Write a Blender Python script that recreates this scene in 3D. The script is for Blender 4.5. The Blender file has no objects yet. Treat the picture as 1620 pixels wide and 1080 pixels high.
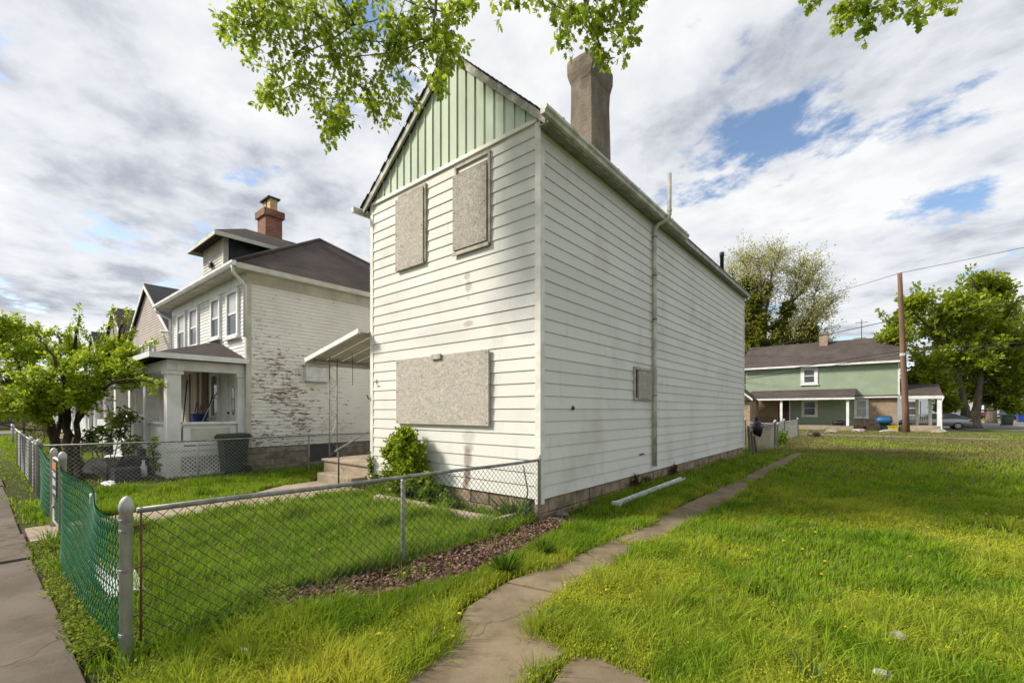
import bpy, math, random
import numpy as np
from mathutils import Vector, Matrix
R = math.radians
rng = np.random.default_rng(7); random.seed(7)
scene = bpy.context.scene
COL = scene.collection

# ------------------------------------------------------------------ camera
FPX, PCX, HORIZON, EYE = 706.0, 810.0, 650.0, 1.67          # photograph pixels (1620 wide)
YAW = R(39.55); CAMX, CAMY = 4.03, -5.56
cd = bpy.data.cameras.new('camera'); cam = bpy.data.objects.new('camera', cd); COL.objects.link(cam)
cam.location = (CAMX, CAMY, EYE); cam.rotation_euler = (R(90), 0, YAW)
cd.sensor_width = 36.0; cd.lens = 36.0*FPX/1620.0; cd.shift_y = (HORIZON-540.0)/1620.0
cd.clip_start = 0.05; cd.clip_end = 3000
scene.camera = cam

# ------------------------------------------------------------------ sky and sun
SUN_EL = R(38); SUN_TO = Vector((0.78, 0.62, 0)).normalized()    # horizontal direction the light travels
world = bpy.data.worlds.new('World'); scene.world = world; world.use_nodes = True
wn, wl = world.node_tree.nodes, world.node_tree.links
wn.clear()
def W(t, **k):
    n = wn.new(t)
    for a, b in k.items(): setattr(n, a, b)
    return n
def wmath(op, a, b=None, c=None):
    n = W('ShaderNodeMath', operation=op)
    for i, x in enumerate((a, b, c)):
        if x is None: continue
        if isinstance(x, (int, float)): n.inputs[i].default_value = x
        else: wl.new(x, n.inputs[i])
    return n.outputs[0]
sky = W('ShaderNodeTexSky', sky_type='NISHITA'); sky.sun_disc = False
sky.sun_elevation = SUN_EL
sky.sun_rotation = math.atan2(-SUN_TO.x, -SUN_TO.y)
sky.dust_density = 1.0; sky.ozone_density = 1.5
bg1 = W('ShaderNodeBackground'); bg1.inputs['Strength'].default_value = 0.125
wl.new(sky.outputs[0], bg1.inputs['Color'])
tc = W('ShaderNodeTexCoord'); sp = W('ShaderNodeSeparateXYZ'); wl.new(tc.outputs['Generated'], sp.inputs[0])
zz = wmath('ADD', wmath('MAXIMUM', sp.outputs[2], 0.0), 0.13)
cb = W('ShaderNodeCombineXYZ')
wl.new(wmath('DIVIDE', sp.outputs[0], zz), cb.inputs[0]); wl.new(wmath('DIVIDE', sp.outputs[1], zz), cb.inputs[1])
mp = W('ShaderNodeMapping'); mp.inputs['Rotation'].default_value = (0, 0, R(25)); mp.inputs['Scale'].default_value = (1.0, 1.05, 1.0)
mp.inputs['Location'].default_value = (14.2, 7.1, 0.0)
wl.new(cb.outputs[0], mp.inputs[0])
def wnoise(scale, detail, rough, dist=0.0, off=None):
    n = W('ShaderNodeTexNoise'); n.inputs['Scale'].default_value = scale; n.inputs['Detail'].default_value = detail
    n.inputs['Roughness'].default_value = rough; n.inputs['Distortion'].default_value = dist
    v = mp.outputs[0]
    if off:
        o = W('ShaderNodeVectorMath', operation='ADD'); o.inputs[1].default_value = off; wl.new(v, o.inputs[0]); v = o.outputs[0]
    wl.new(v, n.inputs['Vector']); return n.outputs[0]
nb = wnoise(1.6, 11, 0.62, 0.1)
cov = W('ShaderNodeMapRange', interpolation_type='SMOOTHSTEP'); wl.new(nb, cov.inputs[0])
cov.inputs[1].default_value = 0.37; cov.inputs[2].default_value = 0.455
# shading inside the cloud deck
n2 = wnoise(1.0, 8, 0.58, 0.2, (7.3, 2.1, 0)); n3 = wnoise(4.2, 6, 0.6, 0.1, (1.3, 5.1, 0))
sh = wmath('ADD', wmath('MULTIPLY', n2, 0.62), wmath('MULTIPLY', n3, 0.38))
ccol = W('ShaderNodeValToRGB'); wl.new(sh, ccol.inputs[0])
e = ccol.color_ramp.elements
e[0].position = 0.38; e[0].color = (0.46, 0.49, 0.56, 1)
e[1].position = 0.59; e[1].color = (0.97, 0.97, 0.97, 1)
m_ = e.new(0.48); m_.color = (0.79, 0.81, 0.85, 1)
bg2 = W('ShaderNodeBackground'); bg2.inputs['Strength'].default_value = 0.65
wl.new(ccol.outputs[0], bg2.inputs['Color'])
mix = W('ShaderNodeMixShader'); wl.new(wmath('MULTIPLY', cov.outputs[0], 0.97), mix.inputs[0])
wl.new(bg1.outputs[0], mix.inputs[1]); wl.new(bg2.outputs[0], mix.inputs[2])
wo = W('ShaderNodeOutputWorld'); wl.new(mix.outputs[0], wo.inputs['Surface'])

ld = bpy.data.lights.new('sun', 'SUN'); ld.energy = 3.6; ld.angle = R(10); ld.color = (1.0, 0.94, 0.84)
lo = bpy.data.objects.new('sun', ld); COL.objects.link(lo); lo.location = (-20, -20, 30)
dvec = Vector((SUN_TO.x*math.cos(SUN_EL), SUN_TO.y*math.cos(SUN_EL), -math.sin(SUN_EL)))
lo.rotation_euler = dvec.to_track_quat('-Z', 'Y').to_euler()

vs = scene.view_settings; vs.view_transform = 'Standard'; vs.look = 'None'; vs.exposure = 0.66; vs.gamma = 1.0
scene.render.engine = 'CYCLES'
cy = scene.cycles; cy.max_bounces = 6; cy.diffuse_bounces = 3; cy.glossy_bounces = 2; cy.transmission_bounces = 4
cy.transparent_max_bounces = 6; cy.use_denoising = True; cy.caustics_reflective = False; cy.caustics_refractive = False

# ------------------------------------------------------------------ pixel -> direction helpers (distance comes from ground/plane/size)
_c, _s = math.cos(YAW), math.sin(YAW)
def ray(u):
    a = (u-PCX)/FPX; return (a*_c-_s, a*_s+_c)
def G(u, v, z=0.0):
    t = (EYE-z)*FPX/(v-HORIZON); d = ray(u); return (CAMX+d[0]*t, CAMY+d[1]*t)
def PX(u, v, x):
    d = ray(u); t = (x-CAMX)/d[0]; return (x, CAMY+d[1]*t, EYE+(HORIZON-v)/FPX*t)
def PY(u, v, y):
    d = ray(u); t = (y-CAMY)/d[1]; return (CAMX+d[0]*t, y, EYE+(HORIZON-v)/FPX*t)
def D(u, v, t):
    d = ray(u); return (CAMX+d[0]*t, CAMY+d[1]*t, EYE+(HORIZON-v)/FPX*t)

# ------------------------------------------------------------------ materials
MATS = {}
class NT:
    def __init__(s, name):
        s.m = bpy.data.materials.new(name); s.m.use_nodes = True
        s.n, s.l = s.m.node_tree.nodes, s.m.node_tree.links
        s.b = s.n['Principled BSDF']; s.out = s.n['Material Output']; MATS[name] = s.m
    def N(s, t, **k):
        n = s.n.new(t)
        for a, b in k.items(): setattr(n, a, b)
        return n
    def L(s, a, b): s.l.new(a, b)
    def val(s, x, inp):
        if isinstance(x, (int, float)): inp.default_value = x
        elif isinstance(x, tuple): inp.default_value = x if len(x) == 4 or inp.type == 'VECTOR' else (*x, 1)
        else: s.L(x, inp)
    def math(s, op, a, b=None, c=None, clamp=False):
        n = s.N('ShaderNodeMath', operation=op); n.use_clamp = clamp
        for i, x in enumerate((a, b, c)):
            if x is not None: s.val(x, n.inputs[i])
        return n.outputs[0]
    def mix(s, f, a, b, blend='MIX'):
        n = s.N('ShaderNodeMix', data_type='RGBA', blend_type=blend)
        s.val(f, n.inputs[0]); s.val(a, n.inputs[6]); s.val(b, n.inputs[7]); return n.outputs[2]
    def pos(s, kind='Object'):
        return s.N('ShaderNodeTexCoord').outputs[kind]
    def noise(s, scale, detail=4, rough=0.55, vec=None, dist=0.0, out=0):
        n = s.N('ShaderNodeTexNoise'); n.inputs['Scale'].default_value = scale; n.inputs['Detail'].default_value = detail
        n.inputs['Roughness'].default_value = rough; n.inputs['Distortion'].default_value = dist
        s.L(vec if vec is not None else s.pos(), n.inputs['Vector']); return n.outputs[out]
    def scale(s, vec, sc):
        n = s.N('ShaderNodeVectorMath', operation='MULTIPLY'); s.L(vec, n.inputs[0]); n.inputs[1].default_value = sc; return n.outputs[0]
    def ramp(s, x, a, b, lo=0.0, hi=1.0):
        n = s.N('ShaderNodeMapRange', interpolation_type='SMOOTHSTEP'); s.val(x, n.inputs[0])
        n.inputs[1].default_value = a; n.inputs[2].default_value = b; n.inputs[3].default_value = lo; n.inputs[4].default_value = hi
        return n.outputs[0]
    def bump(s, h, strength=0.3, dist=0.01):
        n = s.N('ShaderNodeBump'); n.inputs['Strength'].default_value = strength; n.inputs['Distance'].default_value = dist
        s.L(h, n.inputs['Height']); s.L(n.outputs[0], s.b.inputs['Normal'])
    def set(s, color=None, rough=None, metal=None, spec=None):
        if color is not None: s.val(color, s.b.inputs['Base Color'])
        if rough is not None: s.val(rough, s.b.inputs['Roughness'])
        if metal is not None: s.val(metal, s.b.inputs['Metallic'])
        if spec is not None: s.b.inputs['Specular IOR Level'].default_value = spec

def M(name, c1, c2=None, rough=0.7, scale=4.0, stretch=None, lo=0.35, hi=0.65, metal=0.0, spec=0.35, bump=0.0, bscale=60.0, orand=0.0, bdist=0.004):
    """two-tone weathered surface with fine relief"""
    if name in MATS: return MATS[name]
    t = NT(name); v = t.pos()
    if stretch: v = t.scale(v, stretch)
    if c2 is None: c2 = tuple(x*0.72 for x in c1)
    f = t.ramp(t.noise(scale, 6, 0.62, v), lo, hi)
    col = t.mix(f, c2, c1)
    if orand:
        r = t.N('ShaderNodeObjectInfo').outputs['Random']
        k = t.math('MULTIPLY_ADD', r, orand*2, 1-orand)
        hs = t.N('ShaderNodeHueSaturation'); t.L(col, hs.inputs['Color']); t.L(k, hs.inputs['Value']); col = hs.outputs[0]
    t.set(col, rough, metal, spec)
    if bump: t.bump(t.noise(bscale, 5, 0.6), bump, bdist)
    return t.m

def leaf_mat(name, transl=0.35, rough=0.55, gain=1.0, spec=.3):
    t = NT(name)
    a = t.N('ShaderNodeAttribute', attribute_name='tint').outputs['Color']
    t.set(a, rough, 0.0, spec)
    tr = t.N('ShaderNodeBsdfTranslucent')
    hs = t.N('ShaderNodeHueSaturation'); hs.inputs['Value'].default_value = 1.35*gain; hs.inputs['Hue'].default_value = 0.485; t.L(a, hs.inputs['Color'])
    t.L(hs.outputs[0], tr.inputs['Color'])
    mx = t.N('ShaderNodeMixShader'); mx.inputs[0].default_value = transl
    t.L(t.b.outputs[0], mx.inputs[1]); t.L(tr.outputs[0], mx.inputs[2]); t.L(mx.outputs[0], t.out.inputs['Surface'])
    return t.m

# ------------------------------------------------------------------ mesh helpers
class MB:
    def __init__(s): s.v = []; s.f = []
    def face(s, pts):
        i = len(s.v); s.v += [tuple(p) for p in pts]; s.f.append(tuple(range(i, i+len(pts)))); return s
    def hexa(s, p):   # 8 points: bottom 4 ccw, top 4 ccw
        i = len(s.v); s.v += [tuple(q) for q in p]
        s.f += [tuple(i+k for k in q) for q in ((3,2,1,0),(4,5,6,7),(0,1,5,4),(1,2,6,5),(2,3,7,6),(3,0,4,7))]; return s
    def box(s, x0, x1, y0, y1, z0, z1):
        return s.hexa([(x0,y0,z0),(x1,y0,z0),(x1,y1,z0),(x0,y1,z0),(x0,y0,z1),(x1,y0,z1),(x1,y1,z1),(x0,y1,z1)])
    def prism(s, poly, d):   # extrude 3-D polygon by vector d
        n = len(poly); i = len(s.v); d = Vector(d)
        s.v += [tuple(p) for p in poly] + [tuple(Vector(p)+d) for p in poly]
        s.f.append(tuple(range(i+n-1, i-1, -1))); s.f.append(tuple(range(i+n, i+2*n)))
        for k in range(n): s.f.append((i+k, i+(k+1) % n, i+n+(k+1) % n, i+n+k))
        return s
    def tube(s, pts, r, n=8, cap=True):
        pts = [Vector(p) for p in pts]; m = len(pts)
        rs = r if isinstance(r, (list, tuple)) else [r]*m
        i0 = len(s.v); up = None
        for k, p in enumerate(pts):
            d = (pts[min(k+1, m-1)]-pts[max(k-1, 0)])
            d = d.normalized() if d.length > 1e-9 else Vector((0,0,1))
            if up is None:
                a = d.orthogonal().normalized()
            else:
                a = up - d*up.dot(d); a = a.normalized() if a.length > 1e-6 else d.orthogonal().normalized()
            up = a; b = d.cross(a)
            for j in range(n):
                q = 2*math.pi*j/n; s.v.append(tuple(p + (a*math.cos(q)+b*math.sin(q))*rs[k]))
        for k in range(m-1):
            for j in range(n):
                a0 = i0+k*n+j; a1 = i0+k*n+(j+1) % n; s.f.append((a0, a1, a1+n, a0+n))
        if cap:
            s.f.append(tuple(range(i0+n-1, i0-1, -1))); s.f.append(tuple(range(i0+(m-1)*n, i0+m*n)))
        return s
    def lathe(s, c, prof, n=16, axis='z'):
        i0 = len(s.v); m = len(prof)
        for (r, h) in prof:
            for j in range(n):
                q = 2*math.pi*j/n; a, b = r*math.cos(q), r*math.sin(q)
                p = (a, b, h) if axis == 'z' else ((h, a, b) if axis == 'x' else (a, h, b))
                s.v.append((c[0]+p[0], c[1]+p[1], c[2]+p[2]))
        for k in range(m-1):
            for j in range(n):
                a0 = i0+k*n+j; a1 = i0+k*n+(j+1) % n; s.f.append((a0, a1, a1+n, a0+n))
        s.f.append(tuple(range(i0+n-1, i0-1, -1))); s.f.append(tuple(range(i0+(m-1)*n, i0+m*n))); return s
    def blob(s, c, r, nu=9, nv=6, jit=0.15, flat=True):
        i0 = len(s.v); c = Vector(c); ph = random.random()*9
        for a in range(nv+1):
            th = math.pi*a/nv
            for b in range(nu):
                q = 2*math.pi*b/nu
                k = 1+jit*(math.sin(3.1*q+ph+a)*0.5+random.uniform(-.6,.6)) if 0 < a < nv else 1
                s.v.append((c.x+r[0]*k*math.sin(th)*math.cos(q), c.y+r[1]*k*math.sin(th)*math.sin(q), c.z+r[2]*k*math.cos(th)))
        for a in range(nv):
            for b in range(nu):
                s.f.append((i0+a*nu+b, i0+(a+1)*nu+b, i0+(a+1)*nu+(b+1) % nu, i0+a*nu+(b+1) % nu))
        return s
    def build(s, name, mat, parent=None, smooth=False, bevel=0.0):
        me = bpy.data.meshes.new(name); me.from_pydata(s.v, [], s.f)
        if smooth: me.polygons.foreach_set('use_smooth', [True]*len(me.polygons))
        me.materials.append(MATS[mat] if isinstance(mat, str) else mat)
        return link(name, me, parent, bevel)
def link(name, me, parent=None, bevel=0.0):
    o = bpy.data.objects.new(name, me); COL.objects.link(o)
    if parent is not None:
        o.parent = parent; o.matrix_parent_inverse = Matrix.Translation(-ROOTLOC[parent.name])
    ROOTLOC[o.name] = Vector((0,0,0)) if parent is None else ROOTLOC[parent.name]
    if parent is not None: ROOTLOC[o.name] = Vector((0,0,0))
    if bevel:
        b = o.modifiers.new('bevel', 'BEVEL'); b.width = bevel; b.segments = 2; b.limit_method = 'ANGLE'
    return o
ROOTLOC = {}
def thing(name, label, cat, loc=(0,0,0), group=None):
    o = bpy.data.objects.new(name, None); COL.objects.link(o); o.location = loc; o.empty_display_size = 0.1
    ROOTLOC[o.name] = Vector(loc); tag(o, label, cat, group); return o
def tag(o, label=None, cat=None, group=None, kind=None):
    if label: o['label'] = label
    if cat: o['category'] = cat
    if group: o['group'] = group
    if kind: o['kind'] = kind
    return o
def box(name, mat, parent, x0, x1, y0, y1, z0, z1, bevel=0.0):
    return MB().box(x0,x1,y0,y1,z0,z1).build(name, mat, parent, False, bevel)
def tube(name, mat, parent, pts, r, n=10):
    return MB().tube(pts, r, n).build(name, mat, parent, True)
def copy_thing(root, delta, label=None, rotz=0.0):
    r = root.copy(); COL.objects.link(r); r.location = Vector(root.location)+Vector(delta); r.rotation_euler[2] = root.rotation_euler[2]+rotz
    if label: r['label'] = label
    for ch in list(root.children):
        c = ch.copy(); COL.objects.link(c); c.parent = r
        for g in list(ch.children):
            d = g.copy(); COL.objects.link(d); d.parent = c
    return r
def np_mesh(name, V, T, mat, parent=None, tint=None, smooth=False):
    V = np.asarray(V, np.float32).reshape(-1, 3); T = np.asarray(T, np.int32).reshape(-1, 3)
    me = bpy.data.meshes.new(name)
    me.vertices.add(len(V)); me.vertices.foreach_set('co', V.ravel())
    me.loops.add(T.size); me.loops.foreach_set('vertex_index', T.ravel())
    me.polygons.add(len(T)); me.polygons.foreach_set('loop_start', np.arange(0, T.size, 3, dtype=np.int32))
    if smooth: me.polygons.foreach_set('use_smooth', np.ones(len(T), bool))
    me.update(calc_edges=True)
    if tint is not None:
        at = me.attributes.new('tint', 'FLOAT_COLOR', 'POINT')
        c4 = np.ones((len(V), 4), np.float32); c4[:, :3] = tint; at.data.foreach_set('color', c4.ravel())
    me.materials.append(MATS[mat]); return link(name, me, parent)
_lat = rng.random((64, 64)).astype(np.float32)
def vnoise(x, y, s):
    x = np.asarray(x)*s+100; y = np.asarray(y)*s+100; xi = np.floor(x).astype(int); yi = np.floor(y).astype(int)
    fx = x-xi; fy = y-yi; fx = fx*fx*(3-2*fx); fy = fy*fy*(3-2*fy)
    g = lambda a, b: _lat[a % 64, b % 64]
    return (g(xi,yi)*(1-fx)+g(xi+1,yi)*fx)*(1-fy)+(g(xi,yi+1)*(1-fx)+g(xi+1,yi+1)*fx)*fy
def fbm(x, y, s): return 0.5*vnoise(x,y,s)+0.3*vnoise(x+17,y+5,s*2.1)+0.2*vnoise(x+3,y+31,s*4.3)
def inpoly(x, y, P):
    x = np.asarray(x); y = np.asarray(y); r = np.zeros(x.shape, bool); n = len(P)
    for i in range(n):
        x1, y1 = P[i][:2]; x2, y2 = P[(i+1) % n][:2]
        if y1 == y2: continue
        c = ((y1 > y) != (y2 > y)) & (x < (x2-x1)*(y-y1)/(y2-y1)+x1); r ^= c
    return r
# ------------------------------------------------------------------ surface library
def siding_mat(name, base, dirt, stains_and_shade=False):
    t = NT(name); p = t.pos()
    n = t.noise(0.9, 7, 0.6, t.scale(p, (1, 1, 0.7)))
    f = t.ramp(n, 0.47, 0.78, 0.0, 0.5)
    col = t.mix(f, base, dirt)
    streak = t.ramp(t.noise(6, 5, 0.6, t.scale(p, (1, 1, 0.12))), 0.58, 0.82, 0, 0.35)
    col = t.mix(streak, col, tuple(x*0.6 for x in dirt))
    if stains_and_shade:
        sx = t.N('ShaderNodeSeparateXYZ'); t.L(p, sx.inputs[0]); X, Y, Z = sx.outputs
        nn = t.noise(9, 5, 0.7)
        edge = t.math('MULTIPLY', t.math('SUBTRACT', nn, 0.5), 0.5)
        def spot(cx, cz, rx, rz, amt, c):
            nonlocal col
            dx = t.math('DIVIDE', t.math('SUBTRACT', X, cx), rx); dz = t.math('DIVIDE', t.math('SUBTRACT', Z, cz), rz)
            d = t.math('SQRT', t.math('ADD', t.math('MULTIPLY', dx, dx), t.math('MULTIPLY', dz, dz)))
            d = t.math('ADD', d, edge)
            # only on the street side
            k = t.math('MULTIPLY', t.ramp(d, 1.0, 0.45, 0.0, amt), t.math('LESS_THAN', Y, 0.2))
            col = t.mix(k, col, c)
        rust = (0.16, 0.085, 0.055)
        for (u, v, w, h, a) in ((742, 690, .22, .16, .25), (741, 725, .13, .28, .6), (740, 752, .11, .22, .85), (742, 708, .16, .10, .4), (737, 770, .09, .2, .7)):
            q = PY(u, v, 0); spot(q[0], q[2], w, h, a, rust)
        grey = (0.30, 0.25, 0.22)
        for (u, v, w, h, a) in ((740, 437, .10, .09, .55), (742, 453, .11, .13, .6), (742, 512, .16, .07, .6), (742, 472, .05, .05, .3)):
            q = PY(u, v, 0); spot(q[0], q[2], w, h, a, grey)
        smudge_shade = (0.42, 0.42, 0.43)  # grey smudges; the upper ones are leaf shadow painted into the siding colour
        for (u, v, w, h, a) in ((800, 480, .6, .5, .30), (700, 530, 1.1, .3, .22), (830, 500, .4, .5, .25), (820, 420, .5, .7, .20), (800, 280, .5, .4, .22)):
            q = PY(u, v, 0); spot(q[0], q[2], w, h, a, smudge_shade)
        for (u, v, w, h, a) in ((597, 604, .06, .08, .7), (600, 611, .10, .03, .75)):
            q = PY(u, v, 0); spot(q[0], q[2], w, h, a, (0.05, 0.05, 0.05))
        # green algae and grime near the bottom of the shaded side
        g = t.math('MULTIPLY', t.ramp(Z, 1.3, 0.3, 0, 1), t.ramp(t.noise(2.3, 6, 0.7), 0.5, 0.75, 0, 0.35))
        col = t.mix(g, col, (0.30, 0.29, 0.20))
    r = t.N('ShaderNodeObjectInfo').outputs['Random']
    hs = t.N('ShaderNodeHueSaturation'); t.L(col, hs.inputs['Color']); t.L(t.math('MULTIPLY_ADD', r, 0.09, 0.935), hs.inputs['Value'])
    t.set(hs.outputs[0], 0.7, 0, 0.25)
    t.bump(t.noise(3, 6, 0.5, t.scale(p, (1, 1, 8))), 0.15, 0.01)
    return t.m
siding_mat('siding', (0.70, 0.69, 0.635), (0.45, 0.42, 0.35), True)
M('trim_white', (0.78, 0.77, 0.70), (0.62, 0.60, 0.52), 0.5, 3)
M('fascia_old', (0.62, 0.61, 0.54), (0.33, 0.31, 0.26), 0.75, 6, (1,1,1), .4, .7, bump=.3)
M('gutter_white', (0.66, 0.65, 0.57), (0.42, 0.41, 0.34), 0.5, 2.5, None, .38, .62)
M('soffit', (0.36, 0.37, 0.32), (0.24, 0.24, 0.20), 0.7, 4)
M('gable_green', (0.62, 0.685, 0.565), (0.53, 0.60, 0.48), 0.8, 2.0, (1,1,.4), .3, .7, spec=.12, orand=.07)
def osb(name, a, b, c):
    t = NT(name); p = t.pos()
    n1 = t.noise(26, 4, 0.7, t.scale(p, (1.0, 1.0, 0.8)), 1.2); n2 = t.noise(2.2, 5, 0.6)
    n3 = t.noise(60, 3, 0.6, t.scale(p, (1, 1, .4)), .6)
    col = t.mix(t.ramp(n1, .35, .65), b, a); col = t.mix(t.ramp(n2, .45, .75, 0, .6), col, c)
    col = t.mix(t.ramp(n3, .62, .72, 0, .65), col, tuple(x*.35 for x in b))
    vo = t.N('ShaderNodeTexVoronoi'); vo.inputs['Scale'].default_value = 22; wv = t.N('ShaderNodeVectorMath', operation='ADD'); t.L(t.scale(p, (.8, 1, 1.6)), wv.inputs[0])
    ns = t.N('ShaderNodeTexNoise'); ns.inputs['Scale'].default_value = 7; t.L(p, ns.inputs['Vector']); sc_ = t.N('ShaderNodeVectorMath', operation='SCALE'); sc_.inputs['Scale'].default_value = .35; t.L(ns.outputs['Color'], sc_.inputs[0]); t.L(sc_.outputs[0], wv.inputs[1]); t.L(wv.outputs[0], vo.inputs['Vector'])
    bw = t.N('ShaderNodeRGBToBW'); t.L(vo.outputs['Color'], bw.inputs[0]); hs = t.N('ShaderNodeHueSaturation'); t.L(col, hs.inputs['Color']); t.L(t.math('MULTIPLY_ADD', bw.outputs[0], .55, .72), hs.inputs['Value']); col = hs.outputs[0]
    drip = t.ramp(t.noise(5, 5, .6, t.scale(p, (1, 1, .08))), .55, .8, 0, .45); col = t.mix(drip, col, tuple(x*.55 for x in b))
    t.set(col, .85, 0, .2); t.bump(n1, .5, .006); return t.m
osb('osb', (0.50, 0.455, 0.39), (0.40, 0.365, 0.31), (0.43, 0.40, 0.355))
osb('osb_grey', (0.47, 0.435, 0.365), (0.30, 0.28, 0.235), (0.36, 0.335, 0.28))
M('casing', (0.48, 0.44, 0.36), (0.30, 0.27, 0.22), 0.7, 8, bump=.3)
def stucco():
    t = NT('stucco'); p = t.pos()
    n = t.noise(1.6, 7, .65, t.scale(p, (1,1,.6))); n2 = t.noise(7, 5, .7, t.scale(p, (1,1,2.2)))
    col = t.mix(t.ramp(n, .35, .65), (0.155, 0.128, 0.094), (0.28, 0.235, 0.175)); col = t.mix(t.ramp(n2, .5, .75, 0, .5), col, (0.17, 0.15, 0.12))
    t.set(col, .9, 0, .15); t.bump(n2, .55, .03); return t.m
stucco()
def shingle(name, a, b):
    t = NT(name); p = t.pos()
    br = t.N('ShaderNodeTexBrick'); br.offset = .5; t.L(t.scale(p, (1, 1, 1)), br.inputs['Vector'])
    # shingle courses follow height
    sx = t.N('ShaderNodeSeparateXYZ'); t.L(p, sx.inputs[0]); cb = t.N('ShaderNodeCombineXYZ')
    t.L(t.math('ADD', sx.outputs[0], sx.outputs[1]), cb.inputs[0]); t.L(t.math('MULTIPLY', sx.outputs[2], 1.6), cb.inputs[1]); t.L(cb.outputs[0], br.inputs['Vector'])
    br.inputs['Scale'].default_value = 1; br.inputs['Brick Width'].default_value = .33; br.inputs['Row Height'].default_value = .14
    br.inputs['Mortar Size'].default_value = .008; br.inputs['Color1'].default_value = (*a, 1); br.inputs['Color2'].default_value = (*b, 1); br.inputs['Mortar'].default_value = (a[0]*.4, a[1]*.4, a[2]*.4, 1)
    col = t.mix(t.ramp(t.noise(.7, 6, .6), .4, .7, 0, .5), br.outputs[0], tuple(x*1.4 for x in a))
    t.set(col, .92, 0, .15); t.bump(t.noise(90, 3, .6), .4, .004); return t.m
shingle('shingle_brown', (0.082, 0.066, 0.058), (0.058, 0.048, 0.043))
shingle('shingle_dark', (0.050, 0.050, 0.054), (0.038, 0.038, 0.041))
shingle('shingle_tan', (0.088, 0.073, 0.064), (0.066, 0.055, 0.049))
M('block', (0.36, 0.275, 0.185), (0.19, 0.145, 0.10), 0.9, 4.5, None, .35, .68, spec=.15, bump=.7, bscale=22, orand=.16, bdist=.015)
M('stone', (0.33, 0.28, 0.215), (0.17, 0.14, 0.105), 0.9, 4, None, .35, .65, spec=.15, bump=.7, bscale=14, orand=.2, bdist=.02)
def concrete(name, a, b, c, sc=1.2):
    t = NT(name); p = t.pos()
    n = t.noise(sc, 8, .65); n2 = t.noise(70, 3, .7); n3 = t.noise(5, 6, .7)
    col = t.mix(t.ramp(n, .35, .65), b, a); col = t.mix(t.ramp(n3, .52, .75, 0, .6), col, c)
    vo = t.N('ShaderNodeTexVoronoi', feature='DISTANCE_TO_EDGE'); vo.inputs['Scale'].default_value = .33
    wv = t.N('ShaderNodeVectorMath', operation='ADD'); t.L(p, wv.inputs[0]); ns = t.N('ShaderNodeTexNoise'); ns.inputs['Scale'].default_value = 2.6; ns.inputs['Detail'].default_value = 6; t.L(p, ns.inputs['Vector'])
    sc_ = t.N('ShaderNodeVectorMath', operation='SCALE'); sc_.inputs['Scale'].default_value = .5; t.L(ns.outputs['Color'], sc_.inputs[0]); t.L(sc_.outputs[0], wv.inputs[1]); t.L(wv.outputs[0], vo.inputs['Vector'])
    col = t.mix(t.ramp(vo.outputs['Distance'], .005, .0015, 0, .42), col, tuple(x*.3 for x in c))
    col = t.mix(t.ramp(n2, .60, .74, 0, .55), col, tuple(x*1.5 for x in a)); col = t.mix(t.ramp(n2, .40, .28, 0, .6), col, tuple(x*.5 for x in b))
    r = t.N('ShaderNodeObjectInfo').outputs['Random']
    hs = t.N('ShaderNodeHueSaturation'); t.L(col, hs.inputs['Color']); t.L(t.math('MULTIPLY_ADD', r, .2, .9), hs.inputs['Value'])
    t.set(hs.outputs[0], .92, 0, .15); t.bump(n2, .5, .004); return t.m
concrete('path', (0.245, 0.188, 0.120), (0.140, 0.106, 0.068), (0.085, 0.073, 0.042))
concrete('walk', (0.155, 0.126, 0.102), (0.105, 0.084, 0.066), (0.072, 0.059, 0.044))
concrete('step_concrete', (0.40, 0.325, 0.235), (0.27, 0.215, 0.155), (0.20, 0.165, 0.12), 2.5)
concrete('asphalt', (0.075, 0.073, 0.072), (0.055, 0.054, 0.053), (0.045, 0.045, 0.045), .5)
concrete('road_pale', (0.24, 0.22, 0.20), (0.18, 0.17, 0.155), (0.15, 0.14, 0.125), .4)
M('kerb', (0.46, 0.44, 0.41), (0.32, 0.30, 0.28), .9, 2, bump=.3)
M('galv', (0.52, 0.515, 0.49), (0.36, 0.355, 0.335), 0.5, 14, (1,1,.3), .35, .65, metal=.1, spec=.5, bump=.15, bscale=90)
M('galv_dull', (0.31, 0.31, 0.29), (0.18, 0.18, 0.165), 0.55, 10, None, .35, .65, metal=.3)
M('wire_green', (0.016, 0.055, 0.032), (0.012, 0.036, 0.022), 0.45, 20)
M('wire_bright_green', (0.005, 0.165, 0.058), (0.004, 0.095, 0.036), 0.55, 20, spec=.2)
M('wire_grey', (0.34, 0.34, 0.325), (0.22, 0.22, 0.21), 0.5, 20, metal=.3)
M('rust', (0.16, 0.085, 0.05), (0.09, 0.055, 0.035), 0.85, 12)
M('black_metal', (0.035, 0.035, 0.036), (0.022, 0.022, 0.022), 0.5, 8)
def peeled():
    t = NT('peeling_white'); p = t.pos(); sx = t.N('ShaderNodeSeparateXYZ'); t.L(p, sx.inputs[0])
    n = t.noise(5, 7, .68, t.scale(p, (1.0, 1.0, 4.5))); big = t.noise(.45, 4, .6)
    zone = t.math('MULTIPLY', t.ramp(sx.outputs[1], 4.2, -0.4, .0, 1), t.ramp(sx.outputs[2], 4.9, 2.6, .25, 1))
    low = t.math('MULTIPLY', zone, t.ramp(big, .35, .6, .5, 1))
    thr = t.math('MULTIPLY_ADD', low, -.20, .665)
    k = t.math('MULTIPLY', t.ramp(t.math('SUBTRACT', n, thr), 0, .035), .9)
    base = t.mix(t.ramp(t.noise(1.1, 6, .6), .35, .7, 0, .6), (0.80, 0.785, 0.73), (0.66, 0.63, 0.56))
    col = t.mix(k, base, (0.17, 0.125, 0.085)); t.set(col, .75, 0, .25); return t.m
peeled()
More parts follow.
